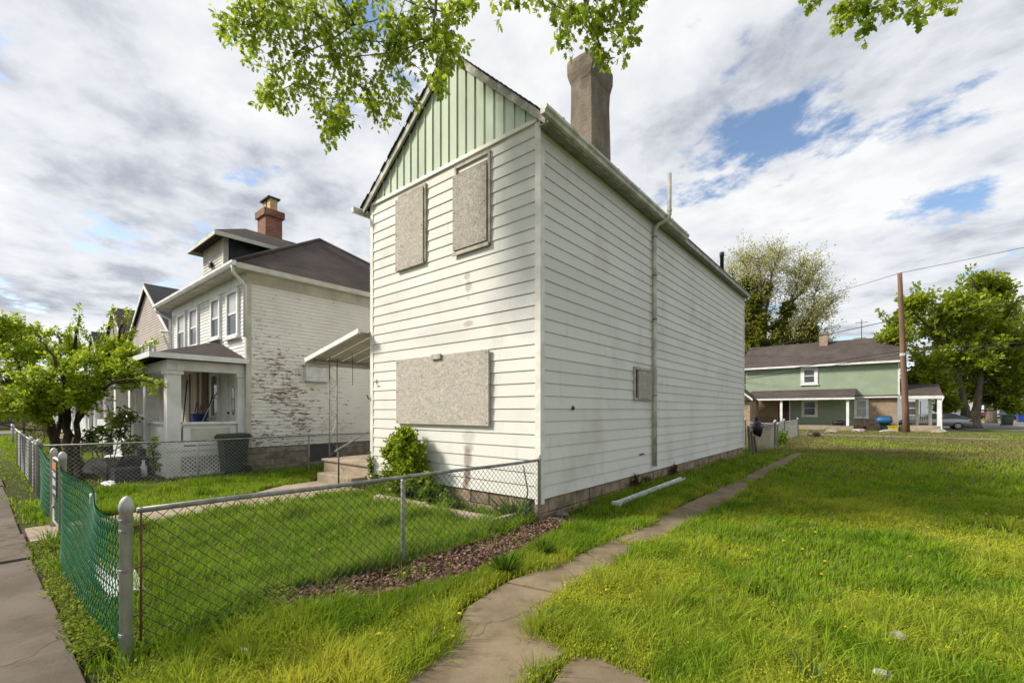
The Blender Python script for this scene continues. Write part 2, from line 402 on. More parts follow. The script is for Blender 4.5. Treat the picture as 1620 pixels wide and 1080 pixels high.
M('paint_white', (0.76, 0.76, 0.74), (0.62, 0.61, 0.57), 0.5, 2.2, None, .3, .6)
M('paint_cream', (0.60, 0.58, 0.50), (0.46, 0.44, 0.37), 0.6, 2)
M('porch_wall', (0.50, 0.46, 0.39), (0.32, 0.28, 0.22), 0.7, 1.6, (1,1,.2), .35, .65)
M('pink_siding', (0.45, 0.385, 0.34), (0.37, 0.31, 0.27), 0.6, 1.5)
M('tan_siding', (0.33, 0.30, 0.25), (0.25, 0.23, 0.19), 0.6, 1.5)
def brick(name, a, b, mo, w=.21, h=.07):
    t = NT(name); p = t.pos(); sx = t.N('ShaderNodeSeparateXYZ'); t.L(p, sx.inputs[0]); cb = t.N('ShaderNodeCombineXYZ')
    t.L(t.math('ADD', sx.outputs[0], sx.outputs[1]), cb.inputs[0]); t.L(sx.outputs[2], cb.inputs[1])
    br = t.N('ShaderNodeTexBrick'); t.L(cb.outputs[0], br.inputs['Vector']); br.inputs['Scale'].default_value = 1
    br.inputs['Brick Width'].default_value = w; br.inputs['Row Height'].default_value = h; br.inputs['Mortar Size'].default_value = .012
    br.inputs['Color1'].default_value = (*a, 1); br.inputs['Color2'].default_value = (*b, 1); br.inputs['Mortar'].default_value = (*mo, 1)
    col = t.mix(t.ramp(t.noise(.9, 6, .7), .45, .7, 0, .7), br.outputs[0], tuple(x*.5 for x in b))
    t.set(col, .9, 0, .15); t.bump(br.outputs['Fac'], -.4, .01); return t.m
brick('brick_red', (0.33, 0.115, 0.060), (0.20, 0.065, 0.040), (0.26, 0.20, 0.16))
brick('brick_tan', (0.40, 0.27, 0.16), (0.27, 0.165, 0.10), (0.40, 0.36, 0.30), .24, .085)
def lap(name, a, b, pitch):
    t = NT(name); p = t.pos(); sx = t.N('ShaderNodeSeparateXYZ'); t.L(p, sx.inputs[0])
    fr = t.math('FRACT', t.math('DIVIDE', sx.outputs[2], pitch))
    col = t.mix(t.ramp(t.noise(.8, 6, .6), .35, .65), b, a); col = t.mix(t.ramp(fr, .10, .0, 0, .5), col, tuple(x*.45 for x in b))
    t.set(col, .6, 0, .3); t.bump(fr, -.6, .02); return t.m
lap('green_siding', (0.31, 0.37, 0.265), (0.265, 0.32, 0.225), .14)
lap('cream_siding', (0.62, 0.60, 0.52), (0.50, 0.48, 0.41), .14)
lap('blue_siding', (0.40, 0.46, 0.52), (0.33, 0.38, 0.44), .14)
def glass(name, c, rough=.08):
    t = NT(name); t.set(t.mix(t.ramp(t.noise(.8, 3, .5), .3, .7), tuple(x*.6 for x in c), c), rough, 0, .6); return t.m
glass('window_glass', (0.09, 0.10, 0.11)); glass('window_blind', (0.46, 0.47, 0.46), .3); glass('dark_opening', (0.02, 0.018, 0.016), .6)
glass('car_glass', (0.03, 0.035, 0.04), .05)
M('bin_green', (0.028, 0.045, 0.036), (0.020, 0.032, 0.026), .5, 3)
M('bin_blue', (0.02, 0.05, 0.30), None, .45, 3)
M('bark', (0.085, 0.060, 0.042), (0.040, 0.028, 0.020), .95, 9, (1,1,.25), .35, .65, spec=.1, bump=.9, bscale=18, bdist=.02)
M('bark_grey', (0.20, 0.165, 0.13), (0.11, 0.09, 0.07), .95, 6, (1,1,.2), .35, .65, spec=.1, bump=.9, bscale=12, bdist=.03)
M('pole_wood', (0.21, 0.125, 0.08), (0.12, 0.07, 0.045), .9, 5, (1,1,.08), .35, .65, bump=.4)
M('rock', (0.20, 0.17, 0.14), (0.11, 0.095, 0.08), .9, 5, bump=.8, bscale=12, bdist=.02)
M('rock_pale', (0.40, 0.35, 0.31), (0.20, 0.17, 0.14), .9, 9, bump=.8, bscale=25, bdist=.01)
M('slate_block', (0.055, 0.055, 0.06), (0.035, 0.035, 0.038), .85, 5, bump=.5)
M('plastic_white', (0.72, 0.72, 0.70), (0.55, 0.55, 0.53), .45, 6)
M('plastic_blue', (0.015, 0.05, 0.22), None, .35, 4)
M('plastic_yellow', (0.55, 0.42, 0.02), None, .45, 4)
M('plastic_red', (0.32, 0.025, 0.025), None, .45, 4)
M('awning_red', (0.22, 0.02, 0.03), (0.15, 0.015, 0.02), .7, 4)
M('door_red', (0.17, 0.05, 0.04), (0.10, 0.03, 0.025), .6, 3)
M('grill_blue', (0.02, 0.12, 0.32), None, .3, 4)
M('tyre', (0.018, 0.018, 0.018), None, .85, 8)
M('alloy', (0.45, 0.45, 0.45), None, .3, 8, metal=.8)
M('car_silver', (0.36, 0.37, 0.36), (0.31, 0.32, 0.31), .28, 1.5, metal=.55, spec=.6)
M('car_red', (0.27, 0.02, 0.02), None, .3, 2); M('car_navy', (0.03, 0.035, 0.06), None, .3, 2)
M('car_white', (0.62, 0.62, 0.62), None, .3, 2); M('car_black', (0.02, 0.02, 0.022), None, .3, 2)
M('lamp_red', (0.25, 0.015, 0.015), None, .25, 4); M('lamp_clear', (0.6, 0.6, 0.6), None, .2, 4)
M('orange_paint', (0.55, 0.20, 0.04), None, .6, 20); M('sign_black', (0.02, 0.035, 0.03), None, .5, 6)
M('dandelion', (0.75, 0.50, 0.01), (0.65, 0.40, 0.01), .8, 60)
M('mulch_base', (0.085, 0.052, 0.032), (0.045, 0.028, 0.018), .95, 30, bump=.8, bscale=50)
M('wire_black', (0.02, 0.02, 0.02), None, .7, 5)
M('clay_pot', (0.55, 0.40, 0.20), (0.42, 0.28, 0.13), .8, 9)
M('mortar', (0.26, 0.225, 0.17), (0.17, 0.145, 0.11), .95, 8)
M('hidden_core', (0.20, 0.19, 0.17), None, .9, 2)
M('wood_old', (0.16, 0.12, 0.085), (0.09, 0.068, 0.05), .85, 8, (1,1,.2))
leaf_mat('grass_blades', .34, .7, 1.1, .08); leaf_mat('leaf', .42, .6, 1.1, .15); leaf_mat('weed_leaf', .34, .65, 1.1, .1); leaf_mat('maple_leaf', .5, .5, 1.2, .2)
M('chips', (0.13, 0.075, 0.048), (0.06, 0.035, 0.022), .95, 25)
t = NT('chip_tint'); t.set(t.N('ShaderNodeAttribute', attribute_name='tint').outputs['Color'], .95, 0, .1)
def ground_mat():
    t = NT('soil'); p = t.pos(); n = t.noise(.5, 7, .65); n2 = t.noise(14, 6, .7)
    sx = t.N('ShaderNodeSeparateXYZ'); t.L(p, sx.inputs[0])
    col = t.mix(t.ramp(n2, .35, .65), (0.040, 0.036, 0.018), (0.060, 0.075, 0.020))
    col = t.mix(t.ramp(n, .5, .75, 0, .6), col, (0.10, 0.105, 0.03))
    far = t.mix(t.ramp(t.noise(.12, 7, .7), .35, .7), (0.085, 0.125, 0.025), (0.145, 0.135, 0.05))
    cd_ = t.N('ShaderNodeVectorMath', operation='LENGTH'); t.L(p, cd_.inputs[0])
    col = t.mix(t.ramp(cd_.outputs['Value'], 14, 34), col, far)
    t.set(col, .97, 0, .08); t.bump(n2, .8, .03); return t.m
ground_mat()
# ------------------------------------------------------------------ ground, pavements
def struct(o): return tag(o, kind='structure')
def ground_sheet():
    n = 60; V = []; F = []
    xs = np.concatenate([np.linspace(-900, -60, 6)[:-1], np.linspace(-60, 60, 49), np.linspace(60, 900, 6)[1:]])
    m = len(xs)
    for y in xs+20:
        for x in xs:
            near = max(0, 1-math.hypot(x-2, y+3)/40)
            V.append((x, y, -0.02+0.012*math.sin(x*1.3)*math.sin(y*.9+1)*near))
    for j in range(m-1):
        for i in range(m-1): F.append((j*m+i, j*m+i+1, (j+1)*m+i+1, (j+1)*m+i))
    b = MB(); b.v = V; b.f = F
    return struct(b.build('ground', 'soil'))
ground_sheet()
def poly_slab(name, mat, P, z0, z1, parent=None, bevel=.008):
    a = sum(P[i][0]*P[(i+1) % len(P)][1]-P[(i+1) % len(P)][0]*P[i][1] for i in range(len(P)))
    if a < 0: P = P[::-1]
    return MB().prism([(p[0], p[1], z0) for p in P], (0, 0, z1-z0)).build(name, mat, parent, False, bevel)
# public pavement: separate slabs, recessed joints
SW0, SW1 = -6.75, -5.12
sw = struct(MB().box(-46, 16, SW0+.02, SW1-.02, -.10, -.012).build('sidewalk', 'mulch_base'))
x = 7.2; k = 0
while x > -44:
    L = random.uniform(1.45, 1.6); dz = random.uniform(-.006, .010)
    o = box('slab', 'walk', sw, x-L+.012, x, SW0, SW1+random.uniform(-.02, .02), -.09, .012+dz, .008); o.rotation_euler = (random.uniform(-.004,.004), 0, 0)
    x -= L
# street in front (outside the frame) and the cross street at the far left
struct(MB().box(-300, 300, -17.5, -9.2, -.2, -.006).build('street', 'asphalt'))
struct(MB().box(-300, 300, -9.2, -9.05, -.2, .10).build('kerb', 'kerb', None, False))
struct(MB().box(-52, -43.5, -9.04, 150, -.2, -.002).build('cross_street', 'road_pale'))
struct(MB().box(-43.5, -43.3, -5.05, 150, -.2, .10).build('cross_street_kerb', 'kerb'))
# garden path at the side of the house: cracked slabs
PL = [G(700,1085), G(712,1010), G(740,960), G(800,923), G(870,897), G(969,855), G(1074,802), G(1173,756), G(1220,733), G(1258,716)]
PR = [G(842,1085), G(902,1031), G(846,999), G(858,972), G(890,942), G(1012,868), G(1117,816), G(1190,770), G(1235,740), G(1270,716)]
PL[0] = (PL[0][0]+.08, PL[0][1]-.9); PR[0] = (PR[0][0]+.02, PR[0][1]-.9)
path = struct(poly_slab('side_path', 'mulch_base', PL+PR[::-1], -.08, -.016, None, 0))
def lerp(a, b, t): return tuple(a[i]+(b[i]-a[i])*t for i in range(len(a)))
def shrink(P, d=.012):
    cx = sum(p[0] for p in P)/len(P); cy_ = sum(p[1] for p in P)/len(P); out = []
    for p in P:
        q = Vector((p[0]-cx, p[1]-cy_)); l = q.length; q *= (l-d)/l; out.append((cx+q.x, cy_+q.y))
    return out
PATHP = PL+PR[::-1]
def pathslab(Lp, Rp, z): poly_slab('slab', 'path', shrink(Lp+Rp[::-1]), -.06, z, path, .01)
pathslab(PL[0:3]+[PL[3]], PR[0:4]+[PR[4]], .018)
m1 = lerp(PL[4], PL[5], .5); m2 = lerp(PR[4], PR[5], .55)
pathslab([PL[3], PL[4]], [PR[4], lerp(PR[4], PR[5], .22)], .026)
pathslab([PL[4], m1], [lerp(PR[4], PR[5], .22), m2], .012)
pathslab([m1, PL[5]], [m2, PR[5]], .020)
for i in range(5, 9):
    for (a, b) in ((0, 1),):
        pathslab([lerp(PL[i], PL[i+1], a), lerp(PL[i], PL[i+1], b)], [lerp(PR[i], PR[i+1], a), lerp(PR[i], PR[i+1], b)], random.uniform(.004, .018))
SL2 = [G(905,1036), G(868,1085), (2.62,-4.6), (3.6,-4.9), (3.4,-3.3), G(1050,1085), G(962,1043)]
sp_ = struct(poly_slab('path_spur', 'mulch_base', SL2, -.08, -.017, None, 0)); poly_slab('slab', 'path', shrink(SL2, .015), -.06, .014, sp_, .01)
# walk from the gate to the steps
FW = [(-5.35,-5.12), (-4.28,-5.12), (-4.3,-3.1), (-4.36,-1.2), (-4.5,-.25), (-6.3,-.2), (-6.35,-1.3), (-5.6,-2.2), (-5.45,-4.0)]
fw = struct(poly_slab('front_walk', 'mulch_base', FW, -.08, -.018, None, 0))
for (y0, y1, xl0, xl1) in ((-5.09,-4.0,-5.33,-5.4), (-4.0,-2.9,-5.4,-5.5), (-2.9,-1.9,-5.5,-5.75), (-1.9,-1.0,-5.75,-6.3), (-1.0,-.27,-6.3,-6.3)):
    poly_slab('slab', 'step_concrete', [(xl0,y0+.01), (-4.33,y0+.01), (-4.36,y1-.01), (xl1,y1-.01)], -.06, random.uniform(.006,.016), fw, .008)
# back area: pale concrete strip behind the lawn, drive, far road
st = struct(box('concrete_strip', 'road_pale', None, -.4, 9.4, 32.6, 33.5, -.1, .015)); 
struct(MB().prism([(6.2,48.6,-.1),(60,78,-.1),(60,104,-.1),(-8,104,-.1),(-8,92,-.1),(8,80,-.1),(8.5,60,-.1),(4.5,51,-.1)], (0,0,.102)).build('parking_lot', 'road_pale'))

# ------------------------------------------------------------------ the boarded-up white house
HW, HL, Z0, ZT = 4.53, 13.2, 0.31, 6.11
H = thing('boarded_house', 'narrow white clapboard house with boarded windows and pale green gable', 'house', (-HW/2, HL/2, 0))
box('hidden_core', 'hidden_core', H, -HW+.05, -.05, .05, HL-.05, .02, 6.05)  # unseen core box, added inside the thin siding to block light
NB = 29; EX = (ZT-Z0)/NB
def board_x(x0, x1, z0, z1, y, sgn):     # runs along x; sgn -1 faces the street
    o = sgn*.021; i_ = sgn*.004
    return MB().hexa([(x0,y,z0),(x1,y,z0),(x1,y+o,z0),(x0,y+o,z0),(x0,y,z1),(x1,y,z1),(x1,y+i_,z1),(x0,y+i_,z1)])
def board_y(y0, y1, z0, z1, x, sgn):
    o = sgn*.021; i_ = sgn*.004
    return MB().hexa([(x,y0,z0),(x+o,y0,z0),(x+o,y1,z0),(x,y1,z0),(x,y0,z1),(x+i_,y0,z1),(x+i_,y1,z1),(x,y1,z1)])
CP = .085
for i in range(NB):
    z0 = Z0+i*EX; z1 = z0+EX+.012
    cuts = [-HW+CP, -CP]
    if random.random() < .45: cuts.insert(1, random.choice((-4.0, -.75, -.78, -2.1))+random.uniform(-.05,.05))
    for a, b in zip(cuts[:-1], cuts[1:]): board_x(a, b-.002, z0+random.uniform(0,.002), z1, 0, -1).build('board', 'siding', H)
    ys = [CP]; y = random.uniform(.9, 3.6)
    while y < HL-.8: ys.append(y); y += 3.66
    ys.append(HL-CP)
    for a, b in zip(ys[:-1], ys[1:]): board_y(a, b-.004, z0+random.uniform(0,.002), z1, 0, 1).build('board', 'siding', H)
# unseen sides, one mesh each
b = MB(); c_ = MB()
for i in range(NB):
    z0 = Z0+i*EX; q = board_y(CP, HL-CP, z0, z0+EX+.012, -HW, -1); k = len(b.v); b.v += q.v; b.f += [tuple(a+k for a in f) for f in q.f]
    q = board_x(-HW+CP, -CP, z0, z0+EX+.012, HL, 1); k = len(c_.v); c_.v += q.v; c_.f += [tuple(a+k for a in f) for f in q.f]
tag(b.build('siding', 'siding', H), kind='stuff'); tag(c_.build('siding', 'siding', H), kind='stuff')
for (sx, sy) in ((0,0), (-HW,0), (0,HL), (-HW,HL)):
    ax = 1 if sx == 0 else -1; ay = -1 if sy == 0 else 1
    x0, x1 = sorted((sx+ax*.026, sx-ax*CP)); y0, y1 = sorted((sy+ay*.026, sy-ay*CP))
    box('corner_post', 'trim_white', H, x0, x1, y0, y1, .235, ZT+.03, .004)
# foundation: separate concrete blocks
fd = box('foundation', 'mortar', H, -HW+.06, -.06, .06, HL-.06, -.25, Z0-.005)
for row, (z0, z1) in enumerate(((-.13,.075), (.085,.298))):
    y = .02 - (.2 if row else 0)
    while y < HL-.1:
        L = random.uniform(.40,.46); a = max(y, .01); e2 = min(y+L-.012, HL-.02); dx = random.uniform(-.008,.012)
        if e2-a > .05: box('block', 'block', fd, -.12, -.015+dx, a, e2, z0, z1-random.uniform(0,.006), .012)
        y += L
    x = -.03-(.2 if row else 0)
    while x > -HW+.1:
        L = random.uniform(.40,.46); a = min(x, -.13); e2 = max(x-L+.012, -HW+.02)
        if a-e2 > .05: box('block', 'block', fd, e2, a, .01+random.uniform(-.008,.008), .14, z0, z1, .012)
        x -= L
# gable: standing vertical panels
XR = -1.97; ZR = 8.06
def SLs(x): return (ZR-6.16)/(-XR) if x > XR else (ZR-6.16)/(HW+XR)
def roof_under(x): return ZR-abs(x-XR)*SLs(x)
gb = box('gable', 'hidden_core', H, -HW+.3, -.3, .06, .10, 6.0, 6.3)
MB().prism([(-HW+.02,.05,6.1),(-.02,.05,6.1),(XR,.05,ZR-.02)], (0,.06,0)).build('gable_backing', 'gable_green', H)
npan = 20; pw = (HW-.10)/npan
for i in range(npan):
    a = -HW+.05+i*pw; b_ = a+pw
    za, zb = roof_under(a)-.01, roof_under(b_)-.01
    pts = [(a,-.012,6.17), (b_,-.018,6.17), (b_,-.018,max(zb,6.175)), (a,-.012,max(za,6.175))]
    if a < XR < b_: pts = [(a,-.012,6.17), (b_,-.018,6.17), (b_,-.018,zb), (XR,-.015,ZR-.01), (a,-.012,za)]
    m = MB().prism(pts, (0,.05,0))
    m.box(b_-.016, b_-.001, -.036, -.005, 6.172, max(zb-.012, 6.18))
    m.build('panel', 'gable_green', H)
box('gable_trim', 'trim_white', H, -HW+.03, -.03, -.045, .02, ZT-.005, 6.172, .004)
# roof slabs
OH = .09
xe, xw = .20, -HW-.20
def rz(x): return ZR+.02-abs(x-XR)*SLs(x)
rf = MB().prism([(xe,-OH,rz(xe)),(XR,-OH,rz(XR)),(XR,-OH,rz(XR)+.11),(xe,-OH,rz(xe)+.075)], (0,HL+2*OH,0)).build('roof', 'shingle_dark', H)
MB().prism([(XR,-OH,rz(XR)),(xw,-OH,rz(xw)),(xw,-OH,rz(xw)+.075),(XR,-OH,rz(XR)+.11)], (0,HL+2*OH,0)).build('roof', 'shingle_dark', H)
# jagged shingle edge along the rake
for sgn in (1, -1):
    n = 22; m = MB(); RUN = (xe-XR) if sgn > 0 else (XR-xw)
    for k in range(n):
        x0 = XR+sgn*RUN*k/n; x1 = XR+sgn*RUN*(k+1)/n+sgn*.03; o = random.uniform(.0,.03)
        m.hexa([(x0,-OH-.03-o,rz(x0)+.10),(x1,-OH-.03-o,rz(x1)+.095),(x1,-OH+.2,rz(x1)+.095),(x0,-OH+.2,rz(x0)+.10),
                (x0,-OH-.03-o,rz(x0)+.128),(x1,-OH-.03-o,rz(x1)+.112),(x1,-OH+.2,rz(x1)+.112),(x0,-OH+.2,rz(x0)+.128)])
    tag(m.build('shingle_edge', 'shingle_dark', rf), kind='stuff')
    # rake board, weathered, in two lengths
    for (t0, t1) in ((0,.55), (.553,1)):
        xa = XR+sgn*(RUN-.03)*t0; xb = XR+sgn*(RUN-.03)*t1
        MB().hexa([(xa,-OH-.022,rz(xa)-.065),(xb,-OH-.022,rz(xb)-.065),(xb,-OH+.004,rz(xb)-.065),(xa,-OH+.004,rz(xa)-.065),
                   (xa,-OH-.022,rz(xa)+.095),(xb,-OH-.022,rz(xb)+.08),(xb,-OH+.004,rz(xb)+.08),(xa,-OH+.004,rz(xa)+.095)]).build('rake_board', 'fascia_old', H)
    xa = XR; xb = XR+sgn*(RUN-.07)
    MB().hexa([(xa,-OH+.006,rz(xa)-.045),(xb,-OH+.006,rz(xb)-.045),(xb,-.05,rz(xb)-.045),(xa,-.05,rz(xa)-.045),
               (xa,-OH+.006,rz(xa)-.02),(xb,-OH+.006,rz(xb)-.02),(xb,-.05,rz(xb)-.02),(xa,-.05,rz(xa)-.02)]).build('rake_soffit', 'soffit', H)
# eaves: soffit, fascia, gutter that stops half way
for (xa, xb, s) in ((0.0, .20, 1), (-HW-.20, -HW, -1)):
    box('soffit', 'soffit', H, xa+(.03 if s > 0 else .0), xb-(.0 if s > 0 else .03), -OH+.01, HL+OH-.01, 5.985, 6.003)
    fx0, fx1 = (xb, xb+.022) if s > 0 else (xa-.022, xa)
    box('fascia', 'fascia_old', H, fx0, fx1, -OH-.02, HL+OH, 5.955, 6.085)
def gutter(x, s, y0, y1):
    # K-style section, open on top
    sec = [(0,.115),(0,0),(s*.07,0),(s*.085,.045),(s*.112,.075),(s*.112,.118),(s*.100,.118),(s*.100,.082),(s*.075,.052),(s*.062,.010),(s*.012,.010),(s*.012,.115)]
    g = MB().prism([(x+a, y0, 5.975+b) for a, b in sec], (0, y1-y0, 0)).build('gutter', 'gutter_white', H)
    MB().prism([(x+a, y0-.003, 5.975+b) for a, b in sec[:6]], (0, .006, 0)).build('end_cap', 'gutter_white', g)
    MB().prism([(x+a, y1-.003, 5.975+b) for a, b in sec[:6]], (0, .006, 0)).build('end_cap', 'gutter_white', g)
    y = y0+.45
    while y < y1:
        MB().box(min(x, x+s*.118), max(x, x+s*.118), y-.012, y+.012, 6.092, 6.108).build('hanger', 'galv_dull', g); y += .92
gutter(.224, 1, -.30, 5.9); gutter(-HW-.224, -1, -.30, HL+.1)
MB().box(.215, .232, 5.93, HL+OH+.01, 6.055, 6.10).build('drip_edge', 'black_metal', H)
# chimney with flared cap
cx0, cx1, cy0, cy1 = -1.54, -.98, 3.32, 4.20
ch = MB(); prof = [(6.2,.03),(8.0,.015),(8.9,.0),(9.22,.004),(9.34,.028),(9.46,.055),(9.70,.065),(9.78,.05)]
i0 = 0
for (z, o) in prof:
    for (a, b_) in ((cx0-o,cy0-o),((cx0+cx1)/2,cy0-o-.006),(cx1+o,cy0-o),(cx1+o+.006,(cy0+cy1)/2),(cx1+o,cy1+o),((cx0+cx1)/2,cy1+o),(cx0-o,cy1+o),(cx0-o,(cy0+cy1)/2)):
        ch.v.append((a+random.uniform(-.012,.012), b_+random.uniform(-.012,.012), z+random.uniform(-.01,.01)))
for k in range(len(prof)-1):
    for j in range(8): ch.f.append((k*8+j, k*8+(j+1) % 8, (k+1)*8+(j+1) % 8, (k+1)*8+j))
ch.f.append(tuple(range((len(prof)-1)*8, len(prof)*8)))
ch.build('chimney', 'stucco', rf, False, .02)
# vent pipe climbing the side wall
PYp = 4.33
vp = tube('vent_pipe', 'gutter_white', H, [(.075,PYp,.42),(.078,PYp,3.0),(.075,PYp,5.72),(.09,PYp,5.82),(.15,PYp+.02,5.90),(.26,PYp+.04,5.94),(.36,PYp+.05,5.98),(.39,PYp+.05,6.07),(.39,PYp+.05,6.20),(.39,PYp+.05,6.98)], .047, 14)
for z in (2.02, 3.75, 4.75, 5.62): MB().lathe((.076,PYp,z), [(.049,-.012),(.053,-.01),(.053,.01),(.049,.012)], 14).build('collar', 'rust' if z > 3 else 'galv_dull', vp)
MB().lathe((.39,PYp+.05,6.16), [(.048,-.03),(.055,-.028),(.055,.028),(.048,.03)], 14).build('collar', 'gutter_white', vp)
MB().lathe((-.62,12.6,6.9), [(.07,-.5),(.07,.62),(.085,.63),(.085,.78),(.07,.80)], 12).build('roof_stack', 'black_metal', rf, True)
# boarded windows
def boarded(name, mat, x0, x1, z0, z1, px0, px1, pz0, pz1, tilt=0):
    w = MB(); d = -.052; t_ = .05
    for (a, b_, c2, e2) in ((x0, x1, z1-t_, z1), (x0, x1, z0, z0+t_), (x0, x0+t_, z0+t_, z1-t_), (x1-t_, x1, z0+t_, z1-t_)): w.box(a, b_, d, -.004, c2, e2)
    f = w.build('window_frame', 'casing', H, False, .004)
    p = MB().box(px0, px1, d-.024, d+.012, pz0, pz1).build(name, mat, f, False, .003)
    q = MB()
    for (a, c2) in ((px0+.04,pz0+.05),(px1-.04,pz0+.05),(px0+.04,pz1-.05),(px1-.04,pz1-.05),(px0+.04,(pz0+pz1)/2),(px1-.04,(pz0+pz1)/2)):
        q.box(a-.008, a+.008, d-.03, d-.02, c2-.008, c2+.008)
    tag(q.build('screws', 'rust', f), kind='stuff')
    return f
boarded('board_cover', 'osb', -3.52, -2.66, 4.52, 6.02, -3.58, -2.71, 4.50, 5.95)
f2 = boarded('board_cover', 'osb_grey', -1.86, -1.00, 4.47, 6.04, -1.88, -1.06, 4.53, 5.86)
box('window_sill', 'casing', f2, -1.90, -1.02, -.075, -.053, 4.44, 4.50)
f3 = boarded('board_cover', 'osb', -3.50, -1.06, 1.44, 2.68, -3.55, -1.01, 1.42, 2.70)
box('bracket', 'casing', f3, -2.42, -2.17, -.115, -.075, 2.625, 2.72, .006)
fr = MB()
for (a, b_, c2, e2) in ((3.30,4.22,2.55,2.61),(3.30,4.22,1.90,1.95),(3.30,3.37,1.95,2.55),(4.15,4.22,1.95,2.55)): fr.box(.004, .05, a, b_, c2, e2)
f4 = fr.build('window_frame', 'casing', H, False, .004)
box('dark_gap', 'dark_opening', f4, .018, .026, 3.37, 4.15, 1.95, 2.55)
MB().box(.026, .066, 3.47, 4.17, 1.935, 2.535).build('board_cover', 'osb_grey', f4, False, .003)
q = PX(906, 645, .02); MB().blob((.03,q[1],q[2]), (.02,.05,.035), 7, 5, .3).build('hose_bib', 'black_metal', H)
q = PX(1015, 718, .02); MB().box(.012,.03,q[1]-.12,q[1]+.12,q[2]-.02,q[2]+.015).build('vent_slot', 'rust', H)
q = PY(587, 628, 0); tube('shutter_dog', 'rust', H, [(-HW-.03,-.05,q[2]-.05),(-HW-.06,-.07,q[2]+.02),(-HW-.09,-.06,q[2]+.06)], .014, 6)
# aluminium awning on the west side with lattice support
aw = thing('awning', 'white ribbed aluminium awning over concrete steps beside the boarded house', 'awning', (-5.7, .9, 3.1))
AX0, AX1, AY0, AY1, AZ0, AZ1 = -6.95, -4.55, -.32, 2.2, 2.90, 3.36
n = 12
for k in range(n):
    a = AY0+.06+(AY1-AY0-.06)*k/n; b_ = AY0+.06+(AY1-AY0-.06)*(k+1)/n; up = .028 if k % 2 else 0
    MB().hexa([(AX0,a,AZ0+up),(AX1,a,AZ1+up),(AX1,b_+.004,AZ1+up),(AX0,b_+.004,AZ0+up),(AX0,a,AZ0+up+.012),(AX1,a,AZ1+up+.012),(AX1,b_+.004,AZ1+up+.012),(AX0,b_+.004,AZ0+up+.012)]).build('awning_pan', 'paint_cream', aw)
MB().hexa([(AX0-.02,AY0,AZ0-.03),(AX1,AY0,AZ1-.03),(AX1,AY0+.055,AZ1-.03),(AX0-.02,AY0+.055,AZ0-.03),(AX0-.02,AY0,AZ0+.075),(AX1,AY0,AZ1+.075),(AX1,AY0+.055,AZ1+.075),(AX0-.02,AY0+.055,AZ0+.075)]).build('side_channel', 'paint_white', aw)
box('front_valance', 'paint_cream', aw, AX0-.03, AX0, AY0, AY1, AZ0-.075, AZ0+.03)
box('carrier_beam', 'galv_dull', aw, AX0+.25, AX0+.29, AY0+.1, AY1, AZ0-.0, AZ0+.045)
sup = []
for y in (.10, .30): sup.append(tube('support_post', 'galv_dull', aw, [(-6.52,y,.40),(-6.52,y,AZ0+.10)], .014, 8))
zg = [(-6.52, .10+(.20 if k % 2 else 0), .55+k*.20) for k in range(11)]
tube('scroll_lattice', 'galv_dull', aw, zg, .006, 6)
tube('scroll_lattice', 'paint_white', aw, [(-6.51,.13,1.05),(-6.50,.22,1.28),(-6.51,.27,1.5)], .006, 6); tube('scroll_lattice', 'paint_white', aw, [(-6.51,.13,1.65),(-6.50,.22,1.88),(-6.51,.27,2.1)], .006, 6)
tube('hanging_wire', 'black_metal', aw, [(-5.9,.35,AZ0+.19),(-5.9,.36,2.3)], .007, 5)
# concrete steps with pipe rail
stp = thing('concrete_steps', 'weathered tan concrete entry steps under the aluminium awning', 'steps', (-5.6, .6, 0))
box('landing', 'step_concrete', stp, -6.62, -4.575, .0, 2.1, -.05, .44, .02)
box('landing_cap', 'step_concrete', stp, -6.66, -4.575, -.04, 2.1, .442, .50, .012)
box('tread', 'step_concrete', stp, -6.2, -4.72, -.38, -.003, -.05, .225, .02)
hr = thing('handrail', 'thin dark pipe handrail rising beside the concrete steps', 'handrail', (-4.98, -.5, 0))
tube('post', 'black_metal', hr, [(-4.98,-.52,-.05),(-4.98,-.52,.84)], .017, 8)
tube('rail', 'galv_dull', hr, [(-4.98,-.60,.80),(-4.98,-.52,.85),(-4.98,.75,1.46),(-4.98,.80,1.44)], .019, 8)
tube('post', 'black_metal', hr, [(-4.98,.72,.46),(-4.98,.72,1.44)], .017, 8)
# raised bed kerb in front of the house
pk = thing('planter_kerb', 'low concrete kerb edging the bed below the big boarded window', 'kerb', (-1.7, -.75, 0))
for (a, b_) in ((-.30,-1.75), (-1.77,-3.05)): poly_slab('kerb_stone', 'step_concrete', [(a,-.72),(b_,-.80),(b_,-.93),(a,-.86)], -.06, .17-random.uniform(0,.03), pk, .012)
poly_slab('kerb_stone', 'step_concrete', [(-.30,-.71),(-.30,-.855),(-.19,-.85),(-.19,-.30),(-.28,-.30)], -.06, .13, pk, .012)
# downspout length lying on the grass
dsx = thing('fallen_gutter', 'white gutter length lying on the grass beside the path', 'gutter', (.5, 3.3, .05))
A_, B_ = Vector((.53,1.55,.05)), Vector((.47,5.05,.075))
MB().prism([tuple(A_+Vector(p)) for p in ((-.045,0,0),(.045,0,0),(.058,0,.055),(.048,0,.055),(.037,0,.010),(-.037,0,.010),(-.048,0,.055),(-.058,0,.055))], tuple(B_-A_)).build('trough', 'plastic_white', dsx)
MB().box(.44,.60,1.50,1.56,.045,.11).build('end_cap', 'plastic_white', dsx)
for (p, r, l) in (((.16,.35,.03),(.13,.10,.07),'flat grey stone lying against the corner foundation block'), ((.23,.12,.0),(.18,.11,.05),'thin broken slab at the corner of the boarded house')):
    tag(MB().blob(p, r, 8, 5, .25).build('stone', 'rock', None), l, 'stone')
